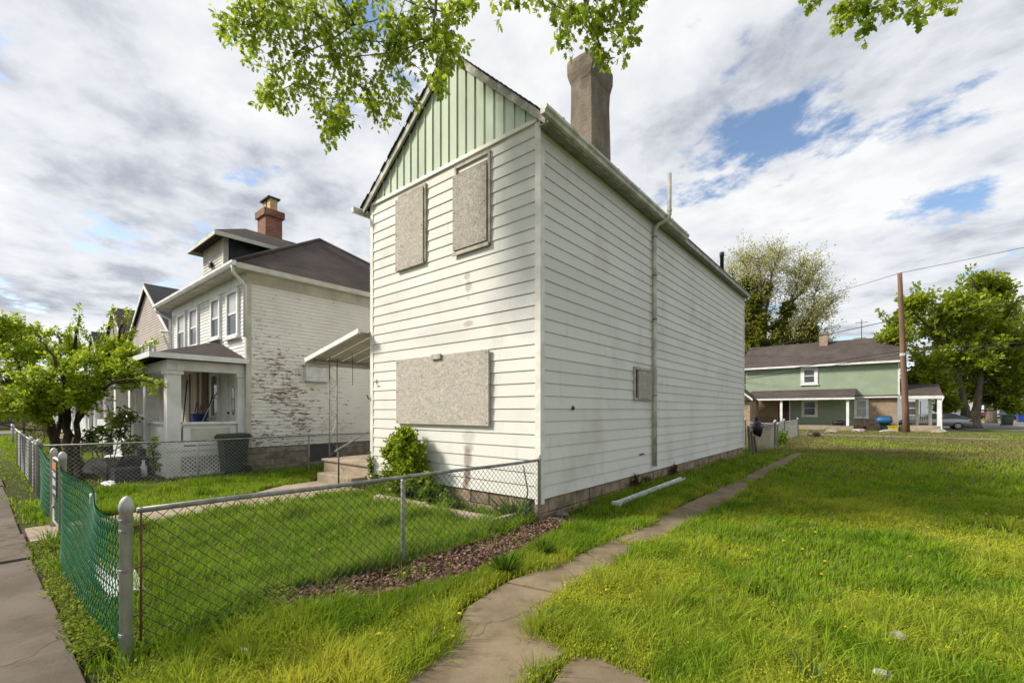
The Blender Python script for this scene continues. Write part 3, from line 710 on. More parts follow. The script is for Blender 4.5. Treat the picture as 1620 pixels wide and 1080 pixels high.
# ------------------------------------------------------------------ generic house bits
def sawtooth(axis, a0, a1, z0, z1, c, sgn, ex, out=.016):
    """lap siding wall as one mesh; axis 'x' runs along x at y=c, facing sgn"""
    m = MB(); n = max(1, int(round((z1-z0)/ex))); e_ = (z1-z0)/n
    for i in range(n):
        z = z0+i*e_; o = sgn*out
        if axis == 'x':
            m.face([(a0,c+o,z),(a1,c+o,z),(a1,c+sgn*.002,z+e_),(a0,c+sgn*.002,z+e_)]); m.face([(a0,c,z),(a1,c,z),(a1,c+o,z),(a0,c+o,z)])
        else:
            m.face([(c+o,a0,z),(c+o,a1,z),(c+sgn*.002,a1,z+e_),(c+sgn*.002,a0,z+e_)]); m.face([(c,a0,z),(c,a1,z),(c+o,a1,z),(c+o,a0,z)])
    return m
def window_y(parent, x0, x1, z0, z1, y, frame='paint_white', glass_='window_glass', upper=None, sill=True, lintel=False, tw=.10, s=-1):
    """double hung window on a wall at y, facing s"""
    f = MB()
    for (a, b, c, e_) in ((x0,x1,z1-tw,z1),(x0,x1,z0,z0+tw*.7),(x0,x0+tw,z0+tw*.7,z1-tw),(x1-tw,x1,z0+tw*.7,z1-tw)):
        f.box(a, b, min(y, y+s*.075), max(y, y+s*.075), c, e_)
    w = f.build('window', frame, parent)
    zm = (z0+z1)/2; ya, yb = sorted((y+s*.022, y+s*.030))
    box('pane', upper or glass_, w, x0+tw, x1-tw, ya, yb, zm, z1-tw); ya, yb = sorted((y+s*.022, y+s*.026)); box('pane', glass_, w, x0+tw, x1-tw, ya, yb, z0+tw*.7, zm-.02)
    ya, yb = sorted((y+s*.02, y+s*.045)); box('meeting_rail', frame, w, x0+tw, x1-tw, ya, yb, zm-.03, zm+.03)
    if sill: ya, yb = sorted((y, y+s*.13)); box('sill', frame, w, x0-.06, x1+.06, ya, yb, z0-.07, z0-.003)
    if lintel: ya, yb = sorted((y, y+s*.14)); box('lintel', frame, w, x0-.07, x1+.07, ya, yb, z1+.003, z1+.14)
    return w
# ------------------------------------------------------------------ neighbour: white two-storey with porch
NX0, NX1, NY0, NY1 = -16.6, -9.5, -.7, 7.3
N = thing('porch_house', 'white two storey house with peeling side wall, brown hip roof and front porch', 'house', (-13, 3, 0))
box('hidden_core', 'hidden_core', N, NX0+.05, NX1-.05, NY0+.05, NY1-.05, 0, 5.5)  # core box out of sight behind the siding, added to block light
tag(sawtooth('y', NY0, NY1, .66, 5.45, NX1, 1, .105).build('side_siding', 'peeling_white', N), kind='stuff')
tag(sawtooth('x', NX0, NX1, .66, 5.45, NY0, -1, .105).build('front_siding', 'paint_white', N), kind='stuff')
tag(sawtooth('y', NY0, NY1, .66, 5.45, NX0, -1, .105).build('side_siding', 'paint_white', N), kind='stuff')
box('corner_board', 'paint_cream', N, NX1-.1, NX1+.03, NY0-.03, NY0+.1, .66, 5.45)
box('corner_board', 'paint_white', N, NX0-.03, NX0+.1, NY0-.03, NY0+.1, .66, 5.45)
box('frieze', 'paint_cream', N, NX1+.004, NX1+.045, NY0-.04, NY1, 5.22, 5.50); box('frieze', 'paint_white', N, NX0, NX1, NY0-.045, NY0-.004, 5.22, 5.50)
# stone foundation, course by course
nf = box('foundation', 'mortar', N, NX0+.05, NX1-.035, NY0+.05, NY1, -.1, .64)
for row in range(4):
    z0 = -.06+row*.178; y = NY0+random.uniform(-.3,0)
    while y < NY1:
        L = random.uniform(.35,.85)
        a, e2 = max(y, NY0), min(y+L-.015, NY1)
        if e2-a > .06 and not (a < 2.05 and e2 > 1.05 and row in (1,2,3)):
            box('stone', 'stone', nf, NX1-.15, NX1-.02+random.uniform(-.012,.012), a, e2, z0, z0+.165, .014)
        y += L
box('cellar_vent', 'slate_block', N, NX1-.12, NX1-.03, 1.08, 2.0, .10, .62)
box('vent_frame', 'wood_old', N, NX1-.12, NX1-.012, 1.03, 1.08, .09, .63); box('vent_frame', 'wood_old', N, NX1-.12, NX1-.012, 2.0, 2.05, .09, .63)
# hip roof
EO = .42; ze = 5.62; pk_ = (-13.05, 3.2, 8.42)
c4 = [(NX1+EO,NY0-EO,ze),(NX1+EO,NY1+EO,ze),(NX0-EO,NY1+EO,ze),(NX0-EO,NY0-EO,ze)]
r_ = MB()
for i in range(4):
    a, b = c4[i], c4[(i+1) % 4]; r_.face([a, b, pk_])
r_.face([tuple(p[:2])+(ze-.001,) for p in c4])
nr = r_.build('roof', 'shingle_brown', N)
for c in c4: tube('hip_cap', 'shingle_brown', nr, [(c[0],c[1],c[2]+.02), (pk_[0],pk_[1],pk_[2]+.02)], .06, 6)
box('soffit', 'paint_cream', N, NX0-EO+.02, NX1+EO-.02, NY0-EO+.02, NY1+EO-.02, 5.50, 5.52)
for (x0,x1,y0,y1) in ((NX1+EO-.03,NX1+EO,NY0-EO,NY1+EO),(NX0-EO,NX0-EO+.03,NY0-EO,NY1+EO),(NX0-EO+.03,NX1+EO-.03,NY0-EO,NY0-EO+.03)): box('fascia', 'paint_cream', N, x0,x1,y0,y1, 5.47, 5.615)
g_ = MB().prism([(NX0-EO-.05,NY0-EO-.01+a,5.50+b) for a, b in ((0,.12),(0,0),(-.07,0),(-.11,.06),(-.11,.125))], (NX1-NX0+2*EO+.1,0,0)).build('gutter', 'paint_white', N)
for xx in (NX1+.08, NX0-.08):
    tube('downspout', 'paint_white', N, [(xx+(.25 if xx > -12 else -.25),NY0-EO-.05,5.52),(xx+(.2 if xx > -12 else -.2),NY0-EO-.02,5.36),(xx,NY0-.08,5.12),(xx,NY0-.08,3.7 if xx > -12 else .7)], .045, 8)
for (u0, v0, u1, v1) in ((283,499,296,552),(302,487,316,547),(336,462,351,534),(361,447,380,531)):
    a = PY(u0, v0, NY0); b = PY(u1, v1, NY0)
    window_y(N, a[0], b[0], max(3.72, min(a[2],b[2])), 5.19, NY0, 'paint_white', 'window_glass', 'window_blind', True, False, .11)
# dormer
DX0, DX1, DY = -14.15, -12.15, -.42
dz0, dz1 = 5.78, 7.22
dm = sawtooth('x', DX0, DX1, dz0, dz1, DY, -1, .105).build('dormer', 'paint_cream', N)
box('dormer_post', 'paint_cream', dm, DX1-.12, DX1+.02, DY-.03, DY+.12, dz0, dz1)
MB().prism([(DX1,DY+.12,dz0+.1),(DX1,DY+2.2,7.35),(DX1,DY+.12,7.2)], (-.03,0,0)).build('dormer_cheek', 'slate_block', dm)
MB().prism([(DX0+.03,DY+.02,dz0),(DX0+.03,DY+2.2,7.3),(DX0+.03,DY+.02,7.2)], (-.03,0,0)).build('dormer_cheek', 'paint_cream', dm)
ro = .38; e0 = 7.26; ry = 8.06
xl, xr, yf, xm, yb = DX0-ro, DX1+ro, DY-ro, (DX0+DX1)/2, 3.2
q = MB(); q.face([(xl,yf,e0),(xr,yf,e0),(xm,yf+1.35,ry)]); q.face([(xr,yf,e0),(xr,yb,e0),(xm,yb,ry),(xm,yf+1.35,ry)]); q.face([(xl,yb,e0),(xl,yf,e0),(xm,yf+1.35,ry),(xm,yb,ry)])
q.face([(xl,yf,e0-.005),(xl,yb,e0-.005),(xr,yb,e0-.005),(xr,yf,e0-.005)]); q.build('dormer_roof', 'shingle_brown', dm)
for (x0,x1,y0,y1) in ((xr-.03,xr,yf,2.2),(xl,xl+.03,yf,2.2),(xl+.03,xr-.03,yf,yf+.03)): box('dormer_fascia', 'paint_cream', dm, x0,x1,y0,y1,e0-.14,e0-.006)
MB().blob((-13.2,DY-.07,6.55), (.16,.05,.10), 8, 5, .5).build('ornament', 'black_metal', dm)
# chimney
cc = D(427, 372, 17.0); cxn, cyn = cc[0], cc[1]
chn = box('chimney', 'brick_red', nr, cxn-.36, cxn+.36, cyn-.30, cyn+.30, 6.9, 8.95)
box('chimney_cap', 'brick_red', chn, cxn-.43, cxn+.43, cyn-.37, cyn+.37, 8.95, 9.20)
for dx in (-.2, .2):
    box('flue_pot', 'clay_pot', chn, cxn+dx-.14, cxn+dx+.14, cyn-.13, cyn+.13, 9.2, 9.64)
box('cover_slab', 'slate_block', chn, cxn-.40, cxn+.40, cyn-.22, cyn+.22, 9.64, 9.69)
# porch
PX0, PX1, PYF, PYB = -16.3, -9.62, -2.48, -.72
ph = box('porch_floor', 'paint_white', N, PX0, PX1, PYF, PYB, .66, .76)
box('porch_ceiling', 'porch_wall', N, PX0+.1, PX1-.1, PYF+.1, PYB, 2.96, 2.99)
box('porch_beam', 'paint_white', N, PX0, PX1, PYF, PYF+.2, 2.70, 2.955); box('porch_beam', 'paint_white', N, PX1-.2, PX1, PYF+.203, PYB, 2.70, 2.955); box('porch_beam', 'paint_white', N, PX0, PX0+.2, PYF+.203, PYB, 2.70, 2.955)
xe0, xe1, ye = PX0-.32, PX1+.28, PYF-.38
q = MB(); q.face([(xe0,ye,3.06),(xe1,ye,3.06),(-11.8,-.71,3.82),(-14.3,-.71,3.82)]); q.face([(xe1,ye,3.06),(xe1,-.71,3.06),(-11.8,-.71,3.82)]); q.face([(xe0,-.71,3.06),(xe0,ye,3.06),(-14.3,-.71,3.82)])
q.face([(xe0,ye,3.055),(xe0,-.71,3.055),(xe1,-.71,3.055),(xe1,ye,3.055)])
pr = q.build('porch_roof', 'shingle_brown', N)
for (x0,x1,y0,y1) in ((xe0,xe1,ye-.03,ye),(xe1,xe1+.03,ye-.03,-.72)): box('porch_fascia', 'paint_white', pr, x0,x1,y0,y1,2.96,3.09)
tube('downspout', 'paint_white', N, [(PX0+3.6,PYF-.28,3.0),(PX0+3.6,PYF-.2,2.85),(PX0+3.62,PYF-.06,2.7),(PX0+3.62,PYF-.06,.2)], .04, 8)
def column(x, y, r=.15):
    c = MB().box(x-r, x+r, y-r, y+r, .763, 2.60).build('column', 'paint_white', N, False, .015)
    box('capital', 'paint_white', c, x-r-.04, x+r+.04, y-r-.04, y+r+.04, 2.60, 2.695); box('plinth', 'paint_white', c, x-r-.04, x+r+.04, y-r-.04, y+r+.04, .762, .87)
for xx in (PX1-.22, -12.0, -13.9, PX0+.22): column(xx, PYF+.17)
column(PX1-.14, PYB-.05, .11)
# solid balustrade panels
rp = box('rail_panel', 'paint_white', N, PX1-.17, PX1-.07, PYF+.36, PYB-.18, .80, 1.32); box('rail_cap', 'paint_white', rp, PX1-.24, PX1+.0, PYF+.34, PYB-.17, 1.325, 1.39)
box('inset', 'paint_cream', rp, PX1-.068, PX1-.060, PYF+.52, PYB-.34, .90, 1.22)
for (a, b) in ((-11.83,PX1-.40),(-16.0,-14.08)):
    rp = box('rail_panel', 'paint_white', N, a, b, PYF+.12, PYF+.22, .80, 1.32); box('rail_cap', 'paint_white', rp, a, b, PYF+.05, PYF+.28, 1.325, 1.39)
for xx in (-12.35, -13.55):
    MB().lathe((xx,PYF-.0,0), [(.16,.0),(.16,1.38),(.155,1.46),(.12,1.53),(.05,1.565),(.005,1.57)], 14).build('newel_post', 'paint_white', N, True)
# skirt with lattice
box('skirt_frame', 'paint_white', N, PX1-.10, PX1-.02, PYF, PYB, .50, .655); box('skirt_frame', 'paint_white', N, PX1-.10, PX1-.02, PYF, PYF+.3, 0, .497); box('skirt_frame', 'paint_white', N, PX1-.10, PX1-.02, PYF+.303, PYB, 0, .07)
box('skirt_panel', 'paint_white', N, -12.5, PX1-.103, PYF+.02, PYF+.08, 0, .655); box('skirt_panel', 'paint_white', N, PX0, -13.5, PYF+.02, PYF+.08, 0, .655)
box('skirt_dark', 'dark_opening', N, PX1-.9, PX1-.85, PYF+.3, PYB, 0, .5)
la = MB(); y0, y1, zl, zh = PYF+.30, PYB, .07, .50; s_ = .105; k = y0-(zh-zl)
while k < y1:
    for sg in (1, -1):
        a, b = (k, zl), (k+(zh-zl), zh)
        if sg < 0: a, b = (k, zh), (k+(zh-zl), zl)
        # clip in y
        p = [a, b]
        if a[0] < y0: f_ = (y0-a[0])/(b[0]-a[0]); p[0] = (y0, a[1]+(b[1]-a[1])*f_)
        if b[0] > y1: f_ = (y1-a[0])/(b[0]-a[0]); p[1] = (y1, a[1]+(b[1]-a[1])*f_)
        if p[1][0] > p[0][0]:
            xo = PX1-.05+(.006 if sg > 0 else -.006); w_ = .024
            la.hexa([(xo-.005,p[0][0]-w_,p[0][1]),(xo+.005,p[0][0]-w_,p[0][1]),(xo+.005,p[0][0]+w_,p[0][1]),(xo-.005,p[0][0]+w_,p[0][1]),
                     (xo-.005,p[1][0]-w_,p[1][1]),(xo+.005,p[1][0]-w_,p[1][1]),(xo+.005,p[1][0]+w_,p[1][1]),(xo-.005,p[1][0]+w_,p[1][1])])
    k += s_
tag(la.build('lattice', 'paint_white', N), kind='stuff')
# porch back wall: boards, door and windows
k = -16.2
while k < -12.6:
    w_ = random.uniform(.16,.26); box('wall_plank', random.choice(('porch_wall','porch_wall','paint_cream','wood_old')), N, k, k+w_-.015, NY0-.045, NY0-.02, .77, 2.95); k += w_
window_y(N, -12.30, -11.55, 1.45, 2.86, NY0, 'paint_white', 'window_glass')
dr = box('door', 'paint_white', N, -10.72, -9.95, NY0-.06, NY0-.02, .77, 2.76, .006)
MB().lathe((-10.33,NY0-.062,1.95), [(.01,-.012),(.16,-.010),(.16,.0)], 20, 'y').build('oval_glass', 'window_glass', dr)
dr.children[0].scale = (1,1,1)
me = dr.children[0].data
for v in me.vertices: v.co.z = 1.95+(v.co.z-1.95)*2.5
box('door_frame', 'paint_white', N, -10.84, -10.73, NY0-.08, NY0-.02, .77, 2.87); box('door_frame', 'paint_white', N, -9.94, -9.84, NY0-.08, NY0-.02, .77, 2.87); box('door_frame', 'paint_white', N, -10.73, -9.94, NY0-.08, NY0-.02, 2.77, 2.87)
MB().blob((-10.66,NY0-.09,1.62), (.035,.035,.035), 8, 6, 0).build('handle', 'black_metal', dr, True)
# things on the porch
def stick(name, label, cat, p, q, r, mat, head=None, hm='black_metal', group=None):
    t_ = thing(name, label, cat, p, group); tube('handle', mat, t_, [p, q], r, 6)
    if head == 'broom': MB().hexa([(p[0]-.14,p[1]-.04,p[2]),(p[0]+.14,p[1]-.04,p[2]),(p[0]+.14,p[1]+.04,p[2]),(p[0]-.14,p[1]+.04,p[2]),(p[0]-.04,p[1]-.03,p[2]+.28),(p[0]+.04,p[1]-.03,p[2]+.28),(p[0]+.04,p[1]+.03,p[2]+.28),(p[0]-.04,p[1]+.03,p[2]+.28)]).build('bristles', hm, t_)
    if head == 'shovel': MB().hexa([(p[0]-.10,p[1]-.03,p[2]),(p[0]+.10,p[1]-.03,p[2]),(p[0]+.10,p[1]+.01,p[2]),(p[0]-.10,p[1]+.01,p[2]),(p[0]-.11,p[1]-.01,p[2]+.30),(p[0]+.11,p[1]-.01,p[2]+.30),(p[0]+.11,p[1]+.01,p[2]+.30),(p[0]-.11,p[1]+.01,p[2]+.30)]).build('blade', hm, t_)
stick('broom', 'dark handled broom leaning beside the blue bucket on the porch', 'broom', (-12.35,-1.05,.80), (-11.95,-.78,2.22), .017, 'black_metal', 'broom')
stick('broom', 'white handled broom standing in front of the blue bucket', 'broom', (-12.0,-1.3,.80), (-11.55,-.8,2.25), .014, 'plastic_white', 'broom', 'plastic_blue')
stick('shovel', 'tall dark shovel leaning on the weathered porch planks', 'shovel', (-14.55,-.95,.80), (-14.5,-.80,2.75), .02, 'black_metal', 'shovel')
stick('rake', 'short brown rake leaning between shovel and brooms', 'rake', (-13.6,-.95,.80), (-13.55,-.78,1.95), .016, 'wood_old', 'shovel')
stick('stake', 'pale wooden stake leaning on porch wall near the rake', 'stake', (-13.15,-.95,.78), (-13.12,-.78,1.85), .03, 'porch_wall')
bu = thing('bucket', 'blue plastic bucket standing on the porch', 'bucket', (-12.05,-1.15,.76)); MB().lathe((-12.05,-1.15,.76), [(.19,0),(.23,.42),(.245,.43),(.245,.46),(.225,.46),(.18,.03)], 16).build('tub', 'plastic_blue', bu, True)
tube('bail', 'galv_dull', bu, [(-12.28,-1.15,1.18),(-12.2,-1.15,1.28),(-12.05,-1.15,1.32),(-11.9,-1.15,1.28),(-11.82,-1.15,1.18)], .006, 5)
for (b_, bh) in ((bu, .46),):
    stn = thing('box_stand', 'low white bench under the porch window holding the bucket', 'bench', (-12.05,-1.15,.76))
    box('seat', 'paint_cream', stn, -12.5,-11.2,-1.35,-.95,1.08,1.13); [box('leg','paint_cream',stn,xx,xx+.06,-1.3,-1.0,.763,1.078) for xx in (-12.45,-11.3)]
    for o in (bu,): o.location.z += .37
cr = thing('red_cooler', 'red cooler on the porch behind the round topped post', 'cooler', (-11.7,-2.0,.76)); box('body', 'plastic_red', cr, -12.05,-11.45,-2.1,-1.7,.765,1.15,.02); box('lid', 'plastic_white', cr, -12.07,-11.43,-2.12,-1.68,1.153,1.22,.02)
# porch steps and iron rail
ps = thing('porch_steps', 'white painted porch steps between two round topped posts', 'steps', (-12.95,-3.0,0))
for k in range(3): box('tread', 'paint_white', ps, -13.4,-12.5, PYF-.03-.3*(k+1), PYF-.033-.3*k, -.02, .58-.19*k, .01)
ir = thing('iron_railing', 'black iron stair railing curling at the porch steps', 'railing', (-12.4,-3.0,0))
top = [(-12.42,PYF-.05,1.62),(-12.42,PYF-.15,1.66),(-12.42,PYF-.30,1.58),(-12.42,PYF-1.25,.92),(-12.42,PYF-1.35,.80),(-12.42,PYF-1.28,.70)]
tube('top_rail', 'black_metal', ir, top, .02, 7); tube('low_rail', 'black_metal', ir, [(-12.42,PYF-.15,.85),(-12.42,PYF-1.2,.14)], .012, 6)
for k in range(6): y_ = PYF-.2-.2*k; tube('baluster', 'black_metal', ir, [(-12.42,y_,.80-.135*k-.05),(-12.42,y_,1.62-.14*k)], .010, 6)
# white box on the side wall
bx = thing('wall_box', 'white box fixed on the peeling side wall behind the awning', 'box', (-9.46,1.25,2.8)); box('body', 'plastic_white', bx, NX1+.005,NX1+.20,.86,1.62,2.57,3.04,.015); box('hood', 'paint_cream', bx, NX1+.003,NX1+.26,.80,1.68,3.043,3.09)
# wheeled bin by the porch
def wheelie(name, label, x, y, mat, h=1.03, w=.60, rot=0.0, group=None):
    t_ = thing(name, label, 'bin', (x,y,0), group); a, b = w/2*.82, w/2
    MB().hexa([(x-a,y-a,.06),(x+a,y-a,.06),(x+a,y+a,.06),(x-a,y+a,.06),(x-b,y-b*1.1,h*.9),(x+b,y-b*1.1,h*.9),(x+b,y+b*1.1,h*.9),(x-b,y+b*1.1,h*.9)]).build('body', mat, t_, False, .03)
    MB().box(x-b-.03,x+b+.03,y-b*1.1-.04,y+b*1.1+.03,h*.86,h*.905).build('rim', mat, t_, False, .01)
    l = MB().hexa([(x-b-.04,y-b*1.1-.06,h*.908),(x+b+.04,y-b*1.1-.06,h*.908),(x+b+.04,y+b*1.1+.08,h*.908),(x-b-.04,y+b*1.1+.08,h*.908),(x-b,y-b*1.05,h*.985),(x+b,y-b*1.05,h*.985),(x+b,y+b*1.05,h),(x-b,y+b*1.05,h)]).build('lid', mat, t_, False, .015)
    tube('handle', mat, t_, [(x-b*.8,y+b*1.1+.07,h*.92),(x+b*.8,y+b*1.1+.07,h*.92)], .016, 8)
    for s in (-1, 1): MB().lathe((x+s*(a+.02)-.03,y+a+.02,.115), [(.02,0),(.115,.005),(.115,.055),(.02,.06)], 14, 'x').build('wheel', 'tyre', t_)
    t_.rotation_euler[2] = rot
    return t_
wheelie('wheeled_bin', 'dark green wheeled bin by the lattice skirt of the porch', -9.27, -1.12, 'bin_green', 1.08, .56)

# ------------------------------------------------------------------ further houses in the row on the left
def row_house(name, label, x0, x1, y0, y1, zw, zr, wall, roof, porch=True, ex=.115):
    t_ = thing(name, label, 'house', ((x0+x1)/2,(y0+y1)/2,0)); xm = (x0+x1)/2
    box('hidden_core', 'hidden_core', t_, x0+.05,x1-.05,y0+.05,y1-.05,0,zw-.05)  # unseen filler inside the shell, added to block light
    m = MB(); n = int((zr-.5)/ex)
    for i in range(n):
        z = .5+i*ex; z2 = z+ex
        def hw(z): return (x1-x0)/2 if z <= zw else max(0,(x1-x0)/2*(zr-z)/(zr-zw))
        a, b = hw(z), hw(z2); m.face([(xm-a,y0-.014,z),(xm+a,y0-.014,z),(xm+b,y0-.002,z2),(xm-b,y0-.002,z2)]); m.face([(xm-a,y0,z),(xm+a,y0,z),(xm+a,y0-.014,z),(xm-a,y0-.014,z)])
    tag(m.build('front_siding', wall, t_), kind='stuff')
    for xx, s in ((x1,1),(x0,-1)): tag(sawtooth('y', y0, y1, .5, zw, xx, s, ex).build('side_siding', wall, t_), kind='stuff')
    box('foundation', 'stone', t_, x0+.03,x1-.03,y0+.03,y1,-.1,.5)
    sl = (zr-zw)/((x1-x0)/2); oh = .35
    for s in (1,-1):
        xe_ = xm+s*((x1-x0)/2+oh); zeav = zw-oh*sl
        MB().prism([(xe_,y0-.12,zeav),(xm,y0-.12,zr+.02),(xm,y0-.12,zr+.16),(xe_,y0-.12,zeav+.12)], (0,y1-y0+.4,0)).build('roof', roof, t_)
        MB().prism([(xe_,y0-.155,zeav-.06),(xm,y0-.155,zr-.08),(xm,y0-.155,zr+.10),(xe_,y0-.155,zeav+.08)], (0,.03,0)).build('rake_board', 'paint_white', t_)
        tube('gutter', 'paint_white', t_, [(xe_+s*.05,y0-.4,zeav+.03),(xe_+s*.05,y1+.3,zeav+.03)], .06, 6)
    tube('downspout', 'paint_white', t_, [(x1+oh,y0-.3,zw-.3),(x1+.15,y0-.15,zw-.55),(x1+.06,y0-.06,zw-.7),(x1+.06,y0-.06,.3)], .045, 6)
    window_y(t_, xm+.5, xm+1.4, 3.35, 4.75, y0); window_y(t_, xm-1.5, xm-.6, 3.35, 4.75, y0)
    window_y(t_, xm-2.2, xm-1.2, 1.2, 2.6, y0)
    d = box('door', 'paint_white', t_, xm+.6, xm+1.5, y0-.05, y0-.02, .65, 2.7); box('handle', 'black_metal', d, xm+.66, xm+.72, y0-.09, y0-.05, 1.6, 1.7)
    if porch:
        box('porch_floor', 'paint_white', t_, x0,x1,y0-1.9,y0-.02,.45,.6); box('porch_beam', 'paint_white', t_, x0,x1,y0-1.9,y0-1.7,2.6,2.85)
        MB().prism([(x0-.25,y0-2.2,2.86),(x0-.25,y0-.02,3.35),(x0-.25,y0-.02,3.45),(x0-.25,y0-2.2,2.96)], (x1-x0+.5,0,0)).build('porch_roof', roof, t_)
        for k in range(4): xx = x0+.2+(x1-x0-.4)*k/3; MB().lathe((xx,y0-1.8,.6), [(.17,0),(.17,.1),(.14,.14),(.12,1.9),(.16,1.95),(.16,2.0)], 12).build('column', 'paint_white', t_, True)
        for (a, b) in ((x0+.4,xm-.7),(xm+.7,x1-.4)): box('rail_panel', 'paint_white', t_, a, b, y0-1.85, y0-1.75, .65, 1.35)
        for k in range(2): box('step', 'step_concrete', t_, xm-.6, xm+.6, y0-1.905-.3*(k+1), y0-1.903-.3*k, -.02, .4-.2*k)
    return t_
row_house('pink_gable_house', 'pinkish clapboard gabled house standing beyond the white porch house', -25.1, -17.9, -.5, 9, 4.95, 7.25, 'pink_siding', 'shingle_dark')
row_house('tan_gable_house', 'tan gabled house two doors beyond the white porch house', -34.4, -27.2, -.2, 9, 5.0, 7.6, 'tan_siding', 'shingle_brown')
row_house('grey_roof_house', 'last grey roofed house of the row before the cross street', -42.6, -36.3, .0, 9, 4.8, 7.2, 'cream_siding', 'shingle_dark')
# shop across the cross street with a red awning
sh_ = thing('corner_shop', 'low brick shop with a dark red awning across the cross street', 'shop', (-64,-2,0))
box('wall', 'brick_tan', sh_, -72,-60,-9,12,0,4.2); box('parapet', 'road_pale', sh_, -72.2,-59.9,-9.2,12.2,4.2,4.6)
box('shop_window', 'window_glass', sh_, -59.98,-59.9,-7.5,-1.0,.5,2.1); box('shop_window', 'window_glass', sh_, -59.98,-59.9,1.0,6.0,.6,2.3); box('door', 'dark_opening', sh_, -59.98,-59.9,-.6,.5,0,2.2)
MB().prism([(-59.9,-8.2,3.0),(-58.5,-8.2,2.15),(-58.5,-8.2,2.05),(-59.9,-8.2,2.05)], (0,9.4,0)).build('awning', 'awning_red', sh_)
# street furniture by the cross street
def trash_can(x, y):
    t_ = thing('litter_bin', 'grey litter bin standing near the cross street', 'bin', (x,y,0)); MB().lathe((x,y,0), [(.25,0),(.30,.9),(.33,.92),(.33,1.0),(.22,1.15),(.05,1.2)], 12).build('body', 'slate_block', t_, True); MB().lathe((x,y,.45), [(.285,0),(.30,.01),(.30,.05),(.285,.06)], 12).build('band', 'galv_dull', t_)
trash_can(*G(18,676)); 
gp = thing('guard_post', 'short galvanised post standing at the end of the pavement', 'post', (*G(20,700),0)); p = G(20,700); tube('post', 'galv', gp, [(p[0],p[1],-.1),(p[0],p[1],1.0)], .06, 8); tube('brace', 'galv', gp, [(p[0],p[1],.9),(p[0]+.8,p[1]+.5,.1)], .04, 8)
# ------------------------------------------------------------------ chain link fences
def chainlink(P, hb, ht, cell=.085, r=.0022, disp=None, spike=True):
    """P: (x,y) polyline start,end; hb/ht functions or numbers of s for the lower and upper edge"""
    (x0,y0),(x1,y1) = P; L = math.hypot(x1-x0, y1-y0); ux, uy = (x1-x0)/L, (y1-y0)/L; nx, ny = uy, -ux
    nc = max(2, int(2*L/cell)); cs = L/nc; V = []; T = []
    fb = hb if callable(hb) else (lambda s: hb); ft = ht if callable(ht) else (lambda s: ht)
    def pt(s, f, o):
        s_ = min(max(s,0),L); b, t_ = fb(s_), ft(s_); z = b+(t_-b)*f
        d = disp(s_, f) if disp else 0
        return np.array((x0+ux*s_+nx*(o+d), y0+uy*s_+ny*(o+d), z))
    nr = max(4, 2*int(round((ft(L/2)-fb(L/2))/cell)))
    for i in range(nc):
        pts = []
        for k in range(nr+1):
            s = (i+((k+i) % 2))*cs; pts.append(pt(s, k/nr, .003 if k % 2 else -.003))
        if spike: pts.append(pts[-1]+np.array((ux*cs*.25*(1 if nr % 2 else -1), uy*cs*.25, .02)))
        for a, b in zip(pts[:-1], pts[1:]):
            d = b-a; l = np.linalg.norm(d); d = d/l; q = np.cross(d, (nx,ny,0)); q /= np.linalg.norm(q); w = np.cross(d, q)
            i0 = len(V)
            for p in (a, b):
                for j in range(3):
                    an = 2*math.pi*j/3; V.append(p+(q*math.cos(an)+w*math.sin(an))*r)
            for j in range(3):
                j2 = (j+1) % 3; T.append((i0+j, i0+j2, i0+3+j2)); T.append((i0+j, i0+3+j2, i0+3+j))
    return np.array(V), np.array(T)
def post(parent, x, y, h, r=.03, mat='galv', dome=True, zb=-.1, name='post'):
    pr = [(r,zb),(r,h-.06)]+([(r*1.12,h-.058),(r*1.12,h-.02),(r*.95,h+.005),(r*.6,h+.028),(r*.1,h+.04)] if dome else [(r,h)])
    return MB().lathe((x,y,0), pr, 14).build(name, mat, parent, True)
# side fence: from the corner post to the house corner
sf = thing('side_fence', 'dark green chain link fence with grey top rail running to the house corner', 'fence', (.1,-2.5,0))
cpt = (.19,-4.91)
cp = post(sf, *cpt, 1.07, .036, 'galv', name='corner_post')
for z in (.20,.62,.88,.95): MB().lathe((*cpt,z), [(.037,-.012),(.0395,-.01),(.0395,.01),(.037,.012)], 14).build('band', 'galv_dull', cp)
tube('tension_bar', 'rust', sf, [(.172,-4.83,.12),(.172,-4.83,1.02)], .008, 6)
for z in (.30,.62,.9): tube('clip', 'rust', sf, [(.185,-4.9,z),(.172,-4.80,z)], .007, 5)
def rail_z(s): return 1.0-.075*s/4.75
rail = [(.165-.028*(k/8)*4.75, -4.85+4.75*k/8, rail_z(4.75*k/8)+.004*math.sin(k*1.7)) for k in range(9)]
tube('top_rail', 'galv_dull', sf, rail, .021, 10)
post(sf, .01,-2.56,.945,.024,'galv',False); post(sf, .045,-.085,.98,.026,'galv',True); tube('loose_bar', 'galv_dull', sf, [(.02,-.42,.1),(.035,-.36,.5),(.03,-.46,.88)], .012, 6)
V, T = chainlink(((.165,-4.84),(.035,-.10)), lambda s: .045+.02*math.sin(s*2), lambda s: rail_z(s)-.012, .086, .0030); np_mesh('chain_link', V, T, 'wire_green', sf)
